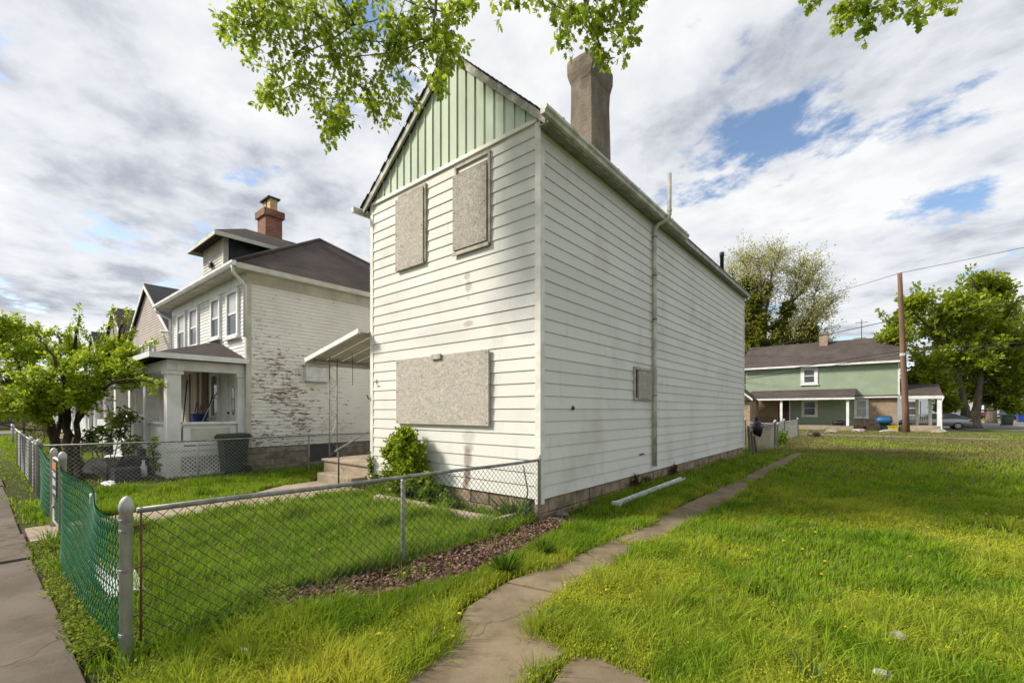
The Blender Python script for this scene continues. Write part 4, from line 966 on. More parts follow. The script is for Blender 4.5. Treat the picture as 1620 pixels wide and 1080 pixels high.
# street fence with green vinyl mesh, sagging and bulging
ff = thing('street_fence', 'bright green vinyl chain link fence along the pavement, sagging top edge', 'fence', (-2.2,-4.85,0))
def bulge(s, f): return .14*math.sin(math.pi*min(1,s/4.4))*(1-f)**1.3+.05*math.sin(s*2.1)*f
V, T = chainlink(((.155,-4.90),(-4.22,-4.80)), lambda s: .02+.02*math.sin(s*3), lambda s: .94-.03*math.sin(s*1.4)-.03*math.sin(math.pi*s/4.4), .080, .0037, lambda s, f: -bulge(s, f)); np_mesh('chain_link', V, T, 'wire_bright_green', ff)
post(ff, -1.95,-4.80,.86,.024,'galv',False); post(ff, -4.25,-4.80,1.10,.040,'galv')
gt = thing('fence_gate', 'green mesh walk gate between two domed posts at the front walk', 'gate', (-4.75,-4.80,0))
tube('frame', 'paint_cream', gt, [(-4.33,-4.8,.10),(-4.33,-4.8,1.0),(-5.12,-4.8,1.0),(-5.12,-4.8,.10),(-4.33,-4.8,.10)], .021, 8)
V, T = chainlink(((-4.34,-4.8),(-5.12,-4.8)), .11, .98, .080, .0037, None, False); np_mesh('chain_link', V, T, 'wire_bright_green', gt)
for z in (.3,.8): tube('hinge', 'galv_dull', gt, [(-5.10,-4.81,z),(-5.2,-4.81,z)], .02, 6)
tube('latch', 'galv', gt, [(-4.36,-4.82,.93),(-4.25,-4.83,.95)], .016, 6)
sg = thing('gate_sign', 'small dark sign with orange header and worn white print on the green gate', 'sign', (-4.6,-4.84,.75))
box('plate', 'sign_black', sg, -4.80,-4.40,-4.846,-4.84,.50,.98); box('header', 'orange_paint', sg, -4.80,-4.40,-4.850,-4.8465,.88,.978)
for (z0, z1, n_) in ((.78,.85,5),(.66,.75,4),(.55,.61,6)):
    for k in range(n_):
        a = -4.77+.34*k/n_; box('worn_print', 'plastic_white', sg, a, a+.34/n_-random.uniform(.012,.03), -4.849,-4.8465, z0+random.uniform(0,.01), z1-random.uniform(0,.015))
fg = thing('far_street_fence', 'short stretch of bright green mesh fence beyond the walk gate', 'fence', (-6.8,-4.78,0))
post(fg, -5.22,-4.80,1.10,.040,'galv')
V, T = chainlink(((-5.25,-4.80),(-8.38,-4.74)), lambda s: .03, lambda s: .95-.05*math.sin(s*1.6), .080, .0037, lambda s, f: -.06*math.sin(s*1.2)*(1-f)); np_mesh('chain_link', V, T, 'wire_bright_green', fg)
# neighbour's fences
nfz = thing('neighbour_fence', 'grey chain link fence with thin top rail in front of the white porch house', 'fence', (-8.4,-1,0))
post(nfz, -8.42,-4.74,1.10,.04,'galv'); tube('top_rail', 'galv_dull', nfz, [(-8.42,-4.70,1.0),(-8.40,-2.2,.97),(-8.40,.5,.985),(-8.40,5.5,.96)], .019, 8)
for y in (-2.15,.50,3.0,5.5): post(nfz, -8.41,y,.97,.022,'galv',False)
V, T = chainlink(((-8.41,-4.70),(-8.41,5.5)), .04, .97, .085, .0030); np_mesh('chain_link', V, T, 'wire_grey', nfz)
nf2 = thing('neighbour_street_fence', 'weathered grey chain link fence and gate along the pavement past the green mesh', 'fence', (-11,-4.7,0))
tube('top_rail', 'galv', nf2, [(-8.45,-4.73,1.0),(-10.2,-4.72,1.0)], .019, 8); post(nf2, -10.25,-4.72,1.08,.035,'galv'); post(nf2, -9.35,-4.73,1.05,.028,'galv')
V, T = chainlink(((-8.45,-4.73),(-10.2,-4.72)), .05, .98, .08, .0032); np_mesh('chain_link', V, T, 'wire_grey', nf2)
nf3 = thing('far_grey_fence', 'tightly seen grey chain link fence running on along the far yards', 'fence', (-13,-4.7,0))
tube('top_rail', 'galv', nf3, [(-10.3,-4.72,1.02),(-16.3,-4.66,1.06)], .019, 8)
for k in range(4): post(nf3, -10.9-1.8*k,-4.71+.015*k,1.06,.026,'galv')
V, T = chainlink(((-10.3,-4.72),(-16.3,-4.66)), .05, 1.02, .085, .0034); np_mesh('chain_link', V, T, 'wire_grey', nf3)
# tall rusty fence post behind the tree
tp = thing('tall_fence', 'tall chain link fence with pipe frame behind the small tree', 'fence', (-17.5,-3.6,0))
for (x_, y_) in ((-17.0,-4.5),(-17.2,-1.9)): post(tp, x_, y_, 2.25,.035,'galv_dull')
tube('top_rail', 'galv_dull', tp, [(-17.0,-4.5,2.2),(-17.2,-1.9,2.2)], .02, 6)
V, T = chainlink(((-17.0,-4.5),(-17.2,-1.9)), .05, 2.18, .10, .003); np_mesh('chain_link', V, T, 'rust', tp)
# back garden fence at the rear corner of the white house
bf = thing('back_fence', 'grey chain link fence with leaning posts behind the boarded house', 'fence', (.3,20,0))
pts = [(.12,13.5),(.35,17.4),(-.05,20.2),(-.15,23.5),(-.19,29.2)]
for i, (x_, y_) in enumerate(pts[1:]): post(bf, x_, y_, 1.2,.05,'galv')
post(bf, .45,17.6,1.12,.035,'galv'); post(bf, .05,14.9,1.15,.03,'galv_dull',False)
for (a, b) in zip(pts[:-1], pts[1:]):
    tube('top_rail', 'galv', bf, [(*a,1.06),(*b,1.1)], .022, 6)
    V, T = chainlink((a, b), .05, 1.05, .10, .0045); np_mesh('chain_link', V, T, 'wire_grey', bf)
a = (-3.6,19.5); tube('top_rail', 'galv', bf, [(.3,17.6,1.1),(-3.6,19.5,1.15)], .02, 6); post(bf, -1.0,18.2,1.3,.035,'galv')
V, T = chainlink(((.3,17.6),(-3.6,19.5)), .05, 1.05, .10, .0045); np_mesh('chain_link', V, T, 'wire_grey', bf)
# ------------------------------------------------------------------ green house across the back lawn
GY = 46.2
GH = thing('green_house', 'green sided house with brown roof, tan brick base and long porch roof', 'house', (-.8,50,0))
box('upper_wall', 'green_siding', GH, -6.9,5.2,GY,53,3.0,6.05); box('corner_board', 'paint_white', GH, 5.205,5.33,GY-.03,GY+.1,3.0,6.0)
box('lower_wall', 'brick_tan', GH, 2.15,5.18,GY+.02,52.98,-.1,2.98); box('lower_wall', 'brick_tan', GH, -6.85,-2.9,GY+.02,52.98,-.1,2.98); box('recess_wall', 'green_siding', GH, -2.9,2.15,GY+.03,52.9,-.1,2.98)
MB().prism([(-7.3,GY-.45,5.95),(-7.3,GY+3.6,8.55),(-7.3,GY+3.6,8.72),(-7.3,GY-.45,6.12)], (12.95,0,0)).build('roof', 'shingle_tan', GH)
gr_ = MB().prism([(-7.3,GY+7.6,5.95),(-7.3,GY+3.6,8.55),(-7.3,GY+3.6,8.72),(-7.3,GY+7.6,6.12)], (12.95,0,0)).build('roof', 'shingle_tan', GH)
box('fascia', 'paint_white', GH, -7.3,5.65,GY-.50,GY-.46,5.93,6.10)
MB().prism([(5.2,GY,6.05),(5.2,GY+7,6.05),(5.2,GY+3.6,8.5)], (-.1,0,0)).build('gable', 'green_siding', GH)
c0 = PY(1303,560,GY+3.0); ch2 = box('chimney', 'brick_tan', GH, c0[0]-.35,c0[0]+.35,GY+2.8,GY+3.5,7.6,9.35); box('chimney_cap', 'road_pale', ch2, c0[0]-.4,c0[0]+.4,GY+2.75,GY+3.55,9.35,9.45)
for u in (1360,): c1 = PY(u,545,GY+4.5); box('chimney', 'brick_tan', GH, c1[0]-.5,c1[0]+.5,GY+4.3,GY+4.9,7.8,8.95)
box('storey_band', 'shingle_tan', GH, 2.16,5.25,GY-.28,GY-.004,2.92,3.10); box('band_trim', 'paint_white', GH, 2.16,5.28,GY-.32,GY-.285,2.86,2.98)
window_y(GH, -2.0,-.6,4.25,5.92,GY,'paint_white','window_glass',None,True,False,.3)
window_y(GH, -1.95,-.62,1.15,2.80,GY+.03,'paint_white','window_glass',None,True,False,.24)
window_y(GH, 2.15,3.2,1.05,2.80,GY+.02,'paint_white','window_blind','window_blind',True,False,.2)
d = box('door', 'door_red', GH, -3.9,-3.0,GY-.03,GY+.03,.35,1.6); box('door_glass', 'dark_opening', d, -3.9,-3.0,GY-.031,GY+.02,1.6,2.6); box('door_frame', 'paint_white', GH, -2.98,-2.86,GY-.05,GY+.02,.35,2.8)
MB().prism([(-6.3,43.3,2.76),(-6.3,GY-.01,3.62),(-6.3,GY-.01,3.74),(-6.3,43.3,2.90)], (8.6,0,0)).build('porch_roof', 'shingle_tan', GH)
box('porch_fascia', 'paint_white', GH, -6.3,2.3,43.24,43.29,2.70,2.86)
box('porch_floor', 'step_concrete', GH, -6.0,2.2,43.5,GY,-.1,.36)
for u in (1236,1341): q = PY(u,650,43.55); box('porch_post', 'paint_white', GH, q[0]-.10,q[0]+.10,43.45,43.65,.36,2.72)
# small brick lean-to at its left
lt = thing('brick_shed', 'tan brick outbuilding with white gable trim beside the boarded house rear', 'shed', (-7,42,0))
box('wall', 'brick_tan', lt, -9.5,-5.35,40.6,44.5,-.1,2.75); MB().prism([(-9.7,40.2,2.7),(-5.15,40.2,2.7),(-7.4,40.2,4.6)], (0,4.4,0)).build('roof', 'shingle_tan', lt)
MB().prism([(-5.05,40.15,2.62),(-7.4,40.15,4.6),(-7.4,40.15,4.78),(-5.05,40.15,2.80)], (0,.05,0)).build('rake_board', 'paint_white', lt)
# side porch on the right end
sp2 = thing('side_porch', 'white columned side porch at the right end of the green house', 'porch', (7,47,0))
X0, X1 = 5.35, 7.75
MB().prism([(X0,45.2,2.95),(X0,48.5,3.95),(X1+.2,48.5,3.95),(X1+.2,45.2,2.95)][::-1], (0,0,.12)).build('roof', 'shingle_tan', sp2)
box('beam', 'paint_white', sp2, X0,X1+.25,45.15,45.35,2.70,2.96); box('beam', 'paint_white', sp2, X1+.05,X1+.25,45.36,48.4,2.70,2.96)
box('floor', 'step_concrete', sp2, X0,X1+.1,45.3,48.5,-.1,.42)
for (xx, yy) in ((X1+.0,45.35),(X1-.35,48.2),(X0+1.2,48.2)): box('column', 'paint_white', sp2, xx-.11,xx+.11,yy-.11,yy+.11,.42,2.70)
box('hand_rail', 'paint_white', sp2, X0+.2,X1-.4,48.15,48.22,1.32,1.40); box('foot_rail', 'paint_white', sp2, X0+.2,X1-.4,48.15,48.22,.62,.68)
for k in range(12): xx = X0+.3+k*.145; box('baluster', 'paint_white', sp2, xx,xx+.05,48.16,48.21,.68,1.32)
tube('downspout', 'paint_white', sp2, [(X1+.28,45.1,2.85),(X1+.2,45.15,2.6),(X1+.14,45.2,2.4),(X1+.14,45.2,.2),(X1+.35,45.1,.1)], .05, 6)
# brown neighbour roof behind
bh = thing('brown_roof_house', 'dark brown roofed house behind the side porch and maple', 'house', (12,66,0))
box('wall', 'blue_siding', bh, 5.0,11.0,60,70,0,4.4); MB().prism([(4.6,59.5,4.3),(11.4,59.5,4.3),(8.0,59.5,7.2)], (0,11,0)).build('roof', 'shingle_brown', bh); window_y(bh, 6.2,7.3,1.2,2.8,60); window_y(bh, 8.6,9.7,1.2,2.8,60)
# utility pole
up = thing('utility_pole', 'brown wooden utility pole leaning slightly on the back lawn', 'pole', (5.63,42.1,0))
p0, p1 = Vector((5.63,42.1,-.2)), Vector((5.22,41.95,12.75))
tube('mast', 'pole_wood', up, [tuple(p0.lerp(p1, k/6)) for k in range(7)], [.24-.012*k*1.2 for k in range(7)], 12)
pm = p0.lerp(p1,.50); MB().lathe(tuple(pm), [(.19,-.2),(.215,-.18),(.215,.02),(.19,.04)], 12).build('band', 'galv', up)
tube('insulator', 'paint_white', up, [tuple(p1+Vector((0,0,-.05))), tuple(p1+Vector((0,0,.12)))], .05, 8)
def wire(label, a, b, sag, r=.016):
    a, b = Vector(a), Vector(b); pts = []
    for k in range(21):
        s = k/20; p = a.lerp(b, s); p.z -= sag*4*s*(1-s); pts.append(tuple(p))
    tag(MB().tube(pts, r, 5).build('power_line', 'wire_black', None), label, 'cable', 'overhead wires on the utility pole')
T_ = p1
wire('thin overhead wire strung from the pole top towards the street', T_, (60,40,20), 1.0, .018)
wire('thin overhead wire strung from the pole top towards the budding tree', T_, (-30,58,12.5), .9, .018)
z2 = p0.lerp(p1,.72); wire('overhead cable from the upper pole towards the budding tree', z2, (-30,58,8.0), .6, .03); wire('overhead cable from the upper pole in front of the maple', z2, (60,40,15), 1.2, .025)
z3 = p0.lerp(p1,.52); wire('thick cable bundle at mid pole running towards the maple', z3, (60,36,9.0), .9, .035); wire('thick cable bundle at mid pole crossing the green house roof', z3, (-30,52,4.6), .5, .03)
z4 = p0.lerp(p1,.50); wire('lower cable at mid pole crossing the green house eaves', z4, (-30,50,3.6), .5, .025); wire('lower cable at mid pole passing under the maple crown', z4, (60,36,8.0), .9, .025)
an = thing('roof_antenna', 'thin television antenna on the ridge of the green house', 'antenna', (1.4,49.8,8.6)); q = PY(1363,520,49.8)
tube('mast', 'black_metal', an, [(q[0],49.8,8.55),(q[0],49.8,10.6)], .03, 6); tube('boom', 'black_metal', an, [(q[0]-.5,49.8,10.3),(q[0]+.5,49.8,10.3)], .02, 5)
for k in range(4): tube('element', 'black_metal', an, [(q[0]-.4+.26*k,49.4,10.32),(q[0]-.4+.26*k,50.2,10.32)], .012, 5)
# yard things
wheelie('wheeled_bin', 'green wheeled bin beside the utility pole and brick wall', 4.35,44.3,'bin_green',1.25,.8)
wheelie('wheeled_bin', 'dark wheeled bin at the edge of the parking lot', *G(1593,673),'bin_green',1.35,1.0); wheelie('wheeled_bin', 'blue recycling bin beyond the parking lot', *G(1617,668),'bin_blue',1.35,1.0)
gl = thing('kettle_grill', 'blue barrel grill on legs in front of the brick wall', 'grill', (2.9,43.9,0)); gx, gy_ = PY(1399,668,43.9)[0], 43.9
MB().lathe((gx-.55,gy_,.88), [(.01,0),(.2,.03),(.29,.2),(.29,.9),(.2,1.07),(.01,1.1)], 14, 'x').build('drum', 'grill_blue', gl, True)
for s in (-.35,.35): tube('leg', 'black_metal', gl, [(gx+s*.8,gy_,.7),(gx+s*1.2,gy_-.2,0)], .03, 6); tube('leg', 'black_metal', gl, [(gx+s*.8,gy_,.7),(gx+s*1.2,gy_+.2,0)], .03, 6)
yb_ = thing('yellow_crate', 'yellow plastic tub on the grass beside the grill', 'tub', (3.7,43.4,0)); q = PY(1413,680,43.4); MB().hexa([(q[0]-.3,43.2,0),(q[0]+.3,43.2,0),(q[0]+.3,43.6,0),(q[0]-.3,43.6,0),(q[0]-.36,43.15,.42),(q[0]+.36,43.15,.42),(q[0]+.36,43.65,.42),(q[0]-.36,43.65,.42)]).build('tub', 'plastic_yellow', yb_, False, .02); box('rim','plastic_yellow',yb_,q[0]-.4,q[0]+.4,43.12,43.68,.40,.44,.01)
stick('shovel', 'shovel standing against the brick wall below the window', 'shovel', (PY(1368,675,45.9)[0],45.9,0), (PY(1366,655,46.05)[0],46.05,1.35), .03, 'porch_wall', 'shovel')
mw = thing('porch_mower', 'dark mower parked on the porch of the green house', 'mower', (1.2,44.0,.36)); MB().blob((1.2,44.0,.62),(.55,.35,.24),10,6,.1).build('deck','car_black',mw); tube('handle','black_metal',mw,[(1.5,44.0,.7),(2.0,44.0,1.1)],.03,6)
for s in (-.4,.4): MB().lathe((1.2+s,43.62,.5), [(.02,0),(.13,.005),(.13,.07),(.02,.075)], 12, 'y').build('wheel','tyre',mw)
lb = ('pale concrete block lying in the grass near the back strip','broken pale block lying by the concrete strip','flat pale block beside the utility pole','white rubble lump on the back lawn')
for (u, v, w_, l) in ((1315,684,.5,lb[0]),(1360,682,.55,lb[1]),(1408,683,.6,lb[2]),(1487,684,.5,lb[3])):
    q = G(u, v); tag(MB().blob((q[0],q[1],.06),(w_,w_*.6,.15),8,5,.25).build('rubble','rock_pale',None), l, 'rubble')
sq = G(1286,690); tag(MB().blob((sq[0],sq[1],.14),(.42,.36,.26),9,6,.3).build('stump','wood_old',None), 'rotting tree stump near the end of the back fence', 'stump')
bg_ = thing('garbage_bag', 'black plastic bag hanging at the rear corner of the boarded house', 'bag', (.32,13.9,.9)); MB().blob((.34,13.9,1.0),(.20,.20,.30),10,7,.3).build('bag','car_black',bg_,True); MB().blob((.30,14.0,1.36),(.07,.07,.12),7,5,.2).build('knot','car_black',bg_,True)
lp = thing('leaning_boards', 'old grey boards leaning on the rear corner of the boarded house', 'boards', (.25,13.6,0))
for k in range(3): MB().hexa([(.12+.1*k,13.45+.1*k,0),(.19+.1*k,13.45+.1*k,0),(.19+.1*k,13.5+.1*k,0),(.12+.1*k,13.5+.1*k,0),(.05+.08*k,13.55+.1*k,1.1-.2*k),(.12+.08*k,13.55+.1*k,1.1-.2*k),(.12+.08*k,13.6+.1*k,1.1-.2*k),(.05+.08*k,13.6+.1*k,1.1-.2*k)]).build('plank','wood_old',lp)
# ------------------------------------------------------------------ cars
def car(name, label, x, y, rot, paint, suv=False, L=4.75, Wd=1.82):
    t_ = thing(name, label, 'car', (x,y,0), 'cars parked behind the maple')
    h = 1.72 if suv else 1.46; zb = .26
    if suv: st_ = [(-.5,.45,.78,.60),(-.485,.78,.95,.92),(-.30,.84,1.0,1.02),(-.16,.86,1.02,1.04),(.0,.87,1.04,1.05),(.30,.87,1.04,1.05),(.46,.84,1.02,1.03),(.5,.5,.85,.80)]
    else: st_ = [(-.5,.42,.62,.55),(-.485,.70,.78,.80),(-.38,.80,.88,.88),(-.22,.86,.93,.94),(.0,.88,.95,.96),(.26,.88,.97,.98),(.40,.84,.96,.99),(.485,.76,.90,.95),(.5,.45,.70,.66)]
    m = MB(); n = 7
    for (f, wf, zs, zt) in st_:
        w_ = Wd/2*wf/.88; xx = f*L
        for (yy, z_) in ((-w_*.92,zb),(-w_,zb+.25),(-w_,zs-.12),(-w_*.94,zs),(-w_*.55,zt+.02),(w_*.55,zt+.02),(w_*.94,zs),(w_,zs-.12),(w_,zb+.25),(w_*.92,zb)): m.v.append((x+xx,y+yy,z_))
    n = 10
    for k in range(len(st_)-1):
        for j in range(n): m.f.append((k*n+j, k*n+(j+1) % n, (k+1)*n+(j+1) % n, (k+1)*n+j))
    m.f.append(tuple(range(n-1,-1,-1))); m.f.append(tuple(range((len(st_)-1)*n, len(st_)*n)))
    m.build('body', paint, t_, True)
    pr = [(-.20,.95),(-.04,h-.06),(.10,h),(.26,h-.03),(.44,.97)] if not suv else [(-.20,1.0),(-.06,h-.06),(.08,h),(.38,h-.03),(.48,1.02)]
    def cab(sc, dz, y_in): return [(x+f*L*sc, z_+dz) for f, z_ in pr]
    wb, wt = Wd/2*.93, Wd/2*.70
    def side(z_): return wb+(wt-wb)*(z_-.95)/(h-.95)
    g = MB(); q = pr; k0 = 0
    for (f, z_) in q: s_ = side(z_); g.v += [(x+f*L,y-s_,z_),(x+f*L,y+s_,z_)]
    nq = len(q)
    for k in range(nq-1): g.f.append((2*k,2*k+1,2*k+3,2*k+2))
    g.f.append(tuple(2*k for k in range(nq))); g.f.append(tuple(2*k+1 for k in range(nq)[::-1])); g.f.append((0,2*nq-2,2*nq-1,1))
    g.build('windows', 'car_glass', t_)
    r_ = MB(); top = [p for p in q if p[1] > h-.10]
    for (f, z_) in top: s_ = side(z_)+.012; r_.v += [(x+f*L,y-s_,z_-.05),(x+f*L,y-s_+.05,z_+.02),(x+f*L,y+s_-.05,z_+.02),(x+f*L,y+s_,z_-.05)]
    for k in range(len(top)-1):
        for j in range(3): r_.f.append((4*k+j,4*k+j+1,4*k+5+j,4*k+4+j))
    r_.build('roof', paint, t_, True)
    for s in (-1, 1):
        for (f0, z0, f1, z1) in ((*q[0],*q[1]),(*q[-1],*q[-2]),(.11,.95,.115,h)):
            a = (x+f0*L,y+s*(side(z0)+.008),z0); b = (x+f1*L,y+s*(side(z1)+.008),z1-.02); tube('pillar', paint, t_, [a,b], .035, 6)
        for f in (-.31,.30):
            w_ = MB().lathe((x+f*L,y+s*(Wd/2-.10)-.11,.33), [(.12,0),(.31,.0),(.335,.04),(.335,.18),(.31,.22),(.12,.22)], 20, 'y').build('wheel','tyre',t_,True)
            MB().lathe((x+f*L,y+s*(Wd/2+.012)-.008,.33), [(.03,0),(.22,.002),(.22,.014),(.03,.016)], 20, 'y').build('rim','alloy',w_)
            for k in range(5):
                an_ = k*2*math.pi/5; MB().tube([(x+f*L+.10*math.cos(an_),y+s*(Wd/2+.016),.33+.10*math.sin(an_)),(x+f*L+.20*math.cos(an_),y+s*(Wd/2+.016),.33+.20*math.sin(an_))], .028, 5).build('rim_gap','tyre',w_)
        box('tail_lamp','lamp_red',t_, x+L*.462,x+L*.497,y+s*Wd*.40-.14,y+s*Wd*.40+.14,.72,.86,.02); box('head_lamp','lamp_clear',t_, x-L*.497,x-L*.46,y+s*Wd*.38-.16,y+s*Wd*.38+.16,.58,.72,.02)
    t_.rotation_euler[2] = rot
    return t_
q = G(1491,676)
car('sedan', 'silver sedan parked behind the side porch of the green house', 7.9, 52.2, R(4), 'car_silver', False, 5.0)
q = G(1548,662); car('parked_car', 'red car parked beyond the maple trunks', q[0]-.5, q[1], R(20), 'car_red')
q = G(1588,663); car('parked_suv', 'navy station wagon parked beyond the dark bin', q[0], q[1]-2, R(60), 'car_navy', True, 4.9)
q = G(1512,664); car('parked_car', 'white car parked between the silver sedan and the maple trunk', q[0], q[1], R(15), 'car_white')
q = G(1555,659.5); car('parked_car', 'black car parked furthest back beside the red car', q[0]-4, q[1], R(20), 'car_black')
gpst = G(1523,672)
for (dx, l) in ((0,'left of two short wooden posts behind the silver sedan'),(.9,'right of two short wooden posts behind the silver sedan')):
    o = MB().tube([(gpst[0]+dx,gpst[1],-.1),(gpst[0]+dx,gpst[1],1.3)], .16, 8).build('garden_post','wood_old',None); tag(o, l, 'post')
# far houses behind the parking lot
def far_house(label, x, y, w_, d_, zw, zr, wall, roof, rot=0):
    t_ = thing('far_house', label, 'house', (x,y,0), 'houses beyond the parking lot')
    box('wall', wall, t_, x-w_/2,x+w_/2,y,y+d_,0,zw); MB().prism([(x-w_/2-.4,y-.5,zw-.1),(x+w_/2+.4,y-.5,zw-.1),(x,y-.5,zr)], (0,d_+1,0)).build('roof', roof, t_)
    for k in (-.28,.22):
        window_y(t_, x+w_*k-.5,x+w_*k+.5,1.2,2.8,y); window_y(t_, x+w_*k-.5,x+w_*k+.5,4.0,5.4,y)
    d = box('door','door_red',t_, x-.1,x+.8,y-.05,y-.002,.2,2.4); box('porch_step','road_pale',t_, x-.6,x+1.3,y-1.2,y-.06,0,.2)
far_house('cream far house seen under the maple crown', 20, 172, 9, 12, 6, 9, 'cream_siding', 'shingle_brown'); far_house('pale blue far house beside the cream far house', 31, 168, 8, 12, 6, 9, 'blue_siding', 'shingle_dark')
far_house('white far house at the end of the parking lot', 42, 160, 9, 12, 6, 9, 'paint_white', 'shingle_tan'); far_house('tan far house behind the parked white car', 8, 175, 9, 12, 6, 8.6, 'tan_siding', 'shingle_brown')
far_house('green far house behind the brick shed', -30, 120, 12, 12, 6, 9, 'green_siding', 'shingle_tan')
# neighbour's yard odds and ends
for (u, v, w_, l) in ((160,752,.75,'big brown boulder in the bare yard behind the grey fence'),(118,752,.4,'small brown boulder beside the tree trunk')):
    q = G(u, v); tag(MB().blob((q[0],q[1],.14),(w_,w_*.55,.33),10,6,.22).build('boulder','rock',None), l, 'boulder')
for k, (u, v, w_, h_, l) in enumerate(((197,757,.42,.28,'low dark paving block nearest the grey fence'),(215,748,.5,.45,'middle dark stacked block behind the low block'),(235,742,.5,.62,'tall dark stacked block beside the porch corner'))):
    q = G(u, v); t_ = thing('dark_block', l, 'block', (q[0],q[1],0), 'dark stacked garden blocks'); n_ = int(h_/.2)+1
    for j in range(n_): o = box('course','slate_block',t_, q[0]-w_+.04*j,q[0]+w_-.03*j,q[1]-.25,q[1]+.25,h_*j/n_,h_*(j+1)/n_-.006,.02)
q = G(227,754); bo = thing('white_bottle', 'white plastic bottle standing in front of the dark blocks', 'bottle', (*q,0)); MB().lathe((*q,0), [(.07,0),(.075,.02),(.075,.24),(.03,.32),(.03,.37)], 10).build('body','plastic_white',bo,True); MB().lathe((*q,.37), [(.035,0),(.035,.05)], 10).build('cap','plastic_white',bo)
q = G(172,768); tag(MB().blob((q[0],q[1],.05),(.28,.12,.06),8,5,.4).build('crumpled_bag','plastic_white',None), 'crumpled white bag on the grass by the grey fence', 'bag')
# litter and stones on the lawns
q = G(1420,1022); tag(MB().blob((q[0],q[1],.07),(.055,.038,.035),9,6,.3).build('stone','rock_pale',None), 'pale pinkish stone lying in the yellow green lawn', 'stone')
q = G(1395,1082); tag(MB().blob((q[0],q[1],.06),(.05,.03,.03),9,6,.45).build('plastic_scrap','galv',None), 'greyish plastic scrap in the grass near the pale stone', 'litter')
q = G(387,1042); tag(MB().blob((q[0],q[1],.05),(.07,.025,.02),8,5,.4).build('paper_scrap','plastic_white',None), 'small white paper scrap in grass by the bare soil strip', 'litter')
q = G(172,935); pnl = thing('fallen_board', 'white board lying on the grass behind the green mesh fence', 'board', (*q,0)); qs = [G(150,897), G(195,930), G(225,965), G(180,930)]
q0, q1 = Vector((-2.55,-4.68,.06)), Vector((-1.1,-4.74,.05)); MB().hexa([(q0.x,q0.y-.10,.05),(q1.x,q1.y-.06,.04),(q1.x,q1.y+.18,.05),(q0.x,q0.y+.22,.07),(q0.x,q0.y-.10,.07),(q1.x,q1.y-.06,.06),(q1.x,q1.y+.18,.07),(q0.x,q0.y+.22,.09)]).build('sheet','plastic_white',pnl); box('edge_strip','paint_cream',pnl,-2.5,-1.05,-4.66,-4.63,.075,.095)
def twig(label, a, b, r): 
    a, b = Vector((*a,.05)), Vector((*b,.07)); m = a.lerp(b,.5)+Vector((.03,-.02,.015)); tag(MB().tube([tuple(a),tuple(m),tuple(b)], [r,r*.9,r*.5], 6).build('twig','wood_old',None,True), label, 'twig')
twig('bare twig lying at the left edge of the side path', G(674,1030), G(694,1003), .011); twig('grey branch lying in the fenced yard grass', G(405,915), G(452,905), .014)
# ------------------------------------------------------------------ foliage helpers
def unit(v): return v/np.maximum(np.linalg.norm(v, axis=-1, keepdims=True), 1e-9)
def leaves_mesh(P, Dr, size, tint, shape='diamond', wid=.42, jitter=.35, fold=.12):
    """P (n,3) bases, Dr (n,3) directions, size (n,), tint (n,3)"""
    n = len(P); Dr = unit(Dr+rng.normal(0, jitter, (n,3))); up = rng.normal(0, .55, (n,3)); up[:,2] += 1.0
    S = unit(np.cross(Dr, up)); Nn = unit(np.cross(S, Dr)); L = size[:,None]
    if shape == 'diamond':
        loc = [(0,0,0),(.45,wid,-fold),(1,0,0),(.45,-wid,-fold)]; tri = [(0,1,2),(0,2,3)]
    elif shape == 'maple':
        loc = [(.08,0,0),(.02,.30,-.04),(.28,.20,0),(.40,.52,-.10),(.52,.20,0),(.72,.30,-.05),(1.02,0,-.08),(.72,-.30,-.05),(.52,-.20,0),(.40,-.52,-.10),(.28,-.20,0),(.02,-.30,-.04)]
        tri = [(0,1,2),(0,2,4),(2,3,4),(0,4,6),(4,5,6),(0,6,8),(6,7,8),(0,8,10),(8,9,10),(0,10,11)]
    k = len(loc); V = np.empty((n,k,3), np.float32)
    for i, (a, b, c) in enumerate(loc): V[:,i] = P+Dr*(a*L)+S*(b*L)+Nn*(c*L)
    T = (np.arange(n)[:,None,None]*k+np.array(tri)[None]).reshape(-1,3)
    return V.reshape(-1,3), T, np.repeat(tint, k, 0)
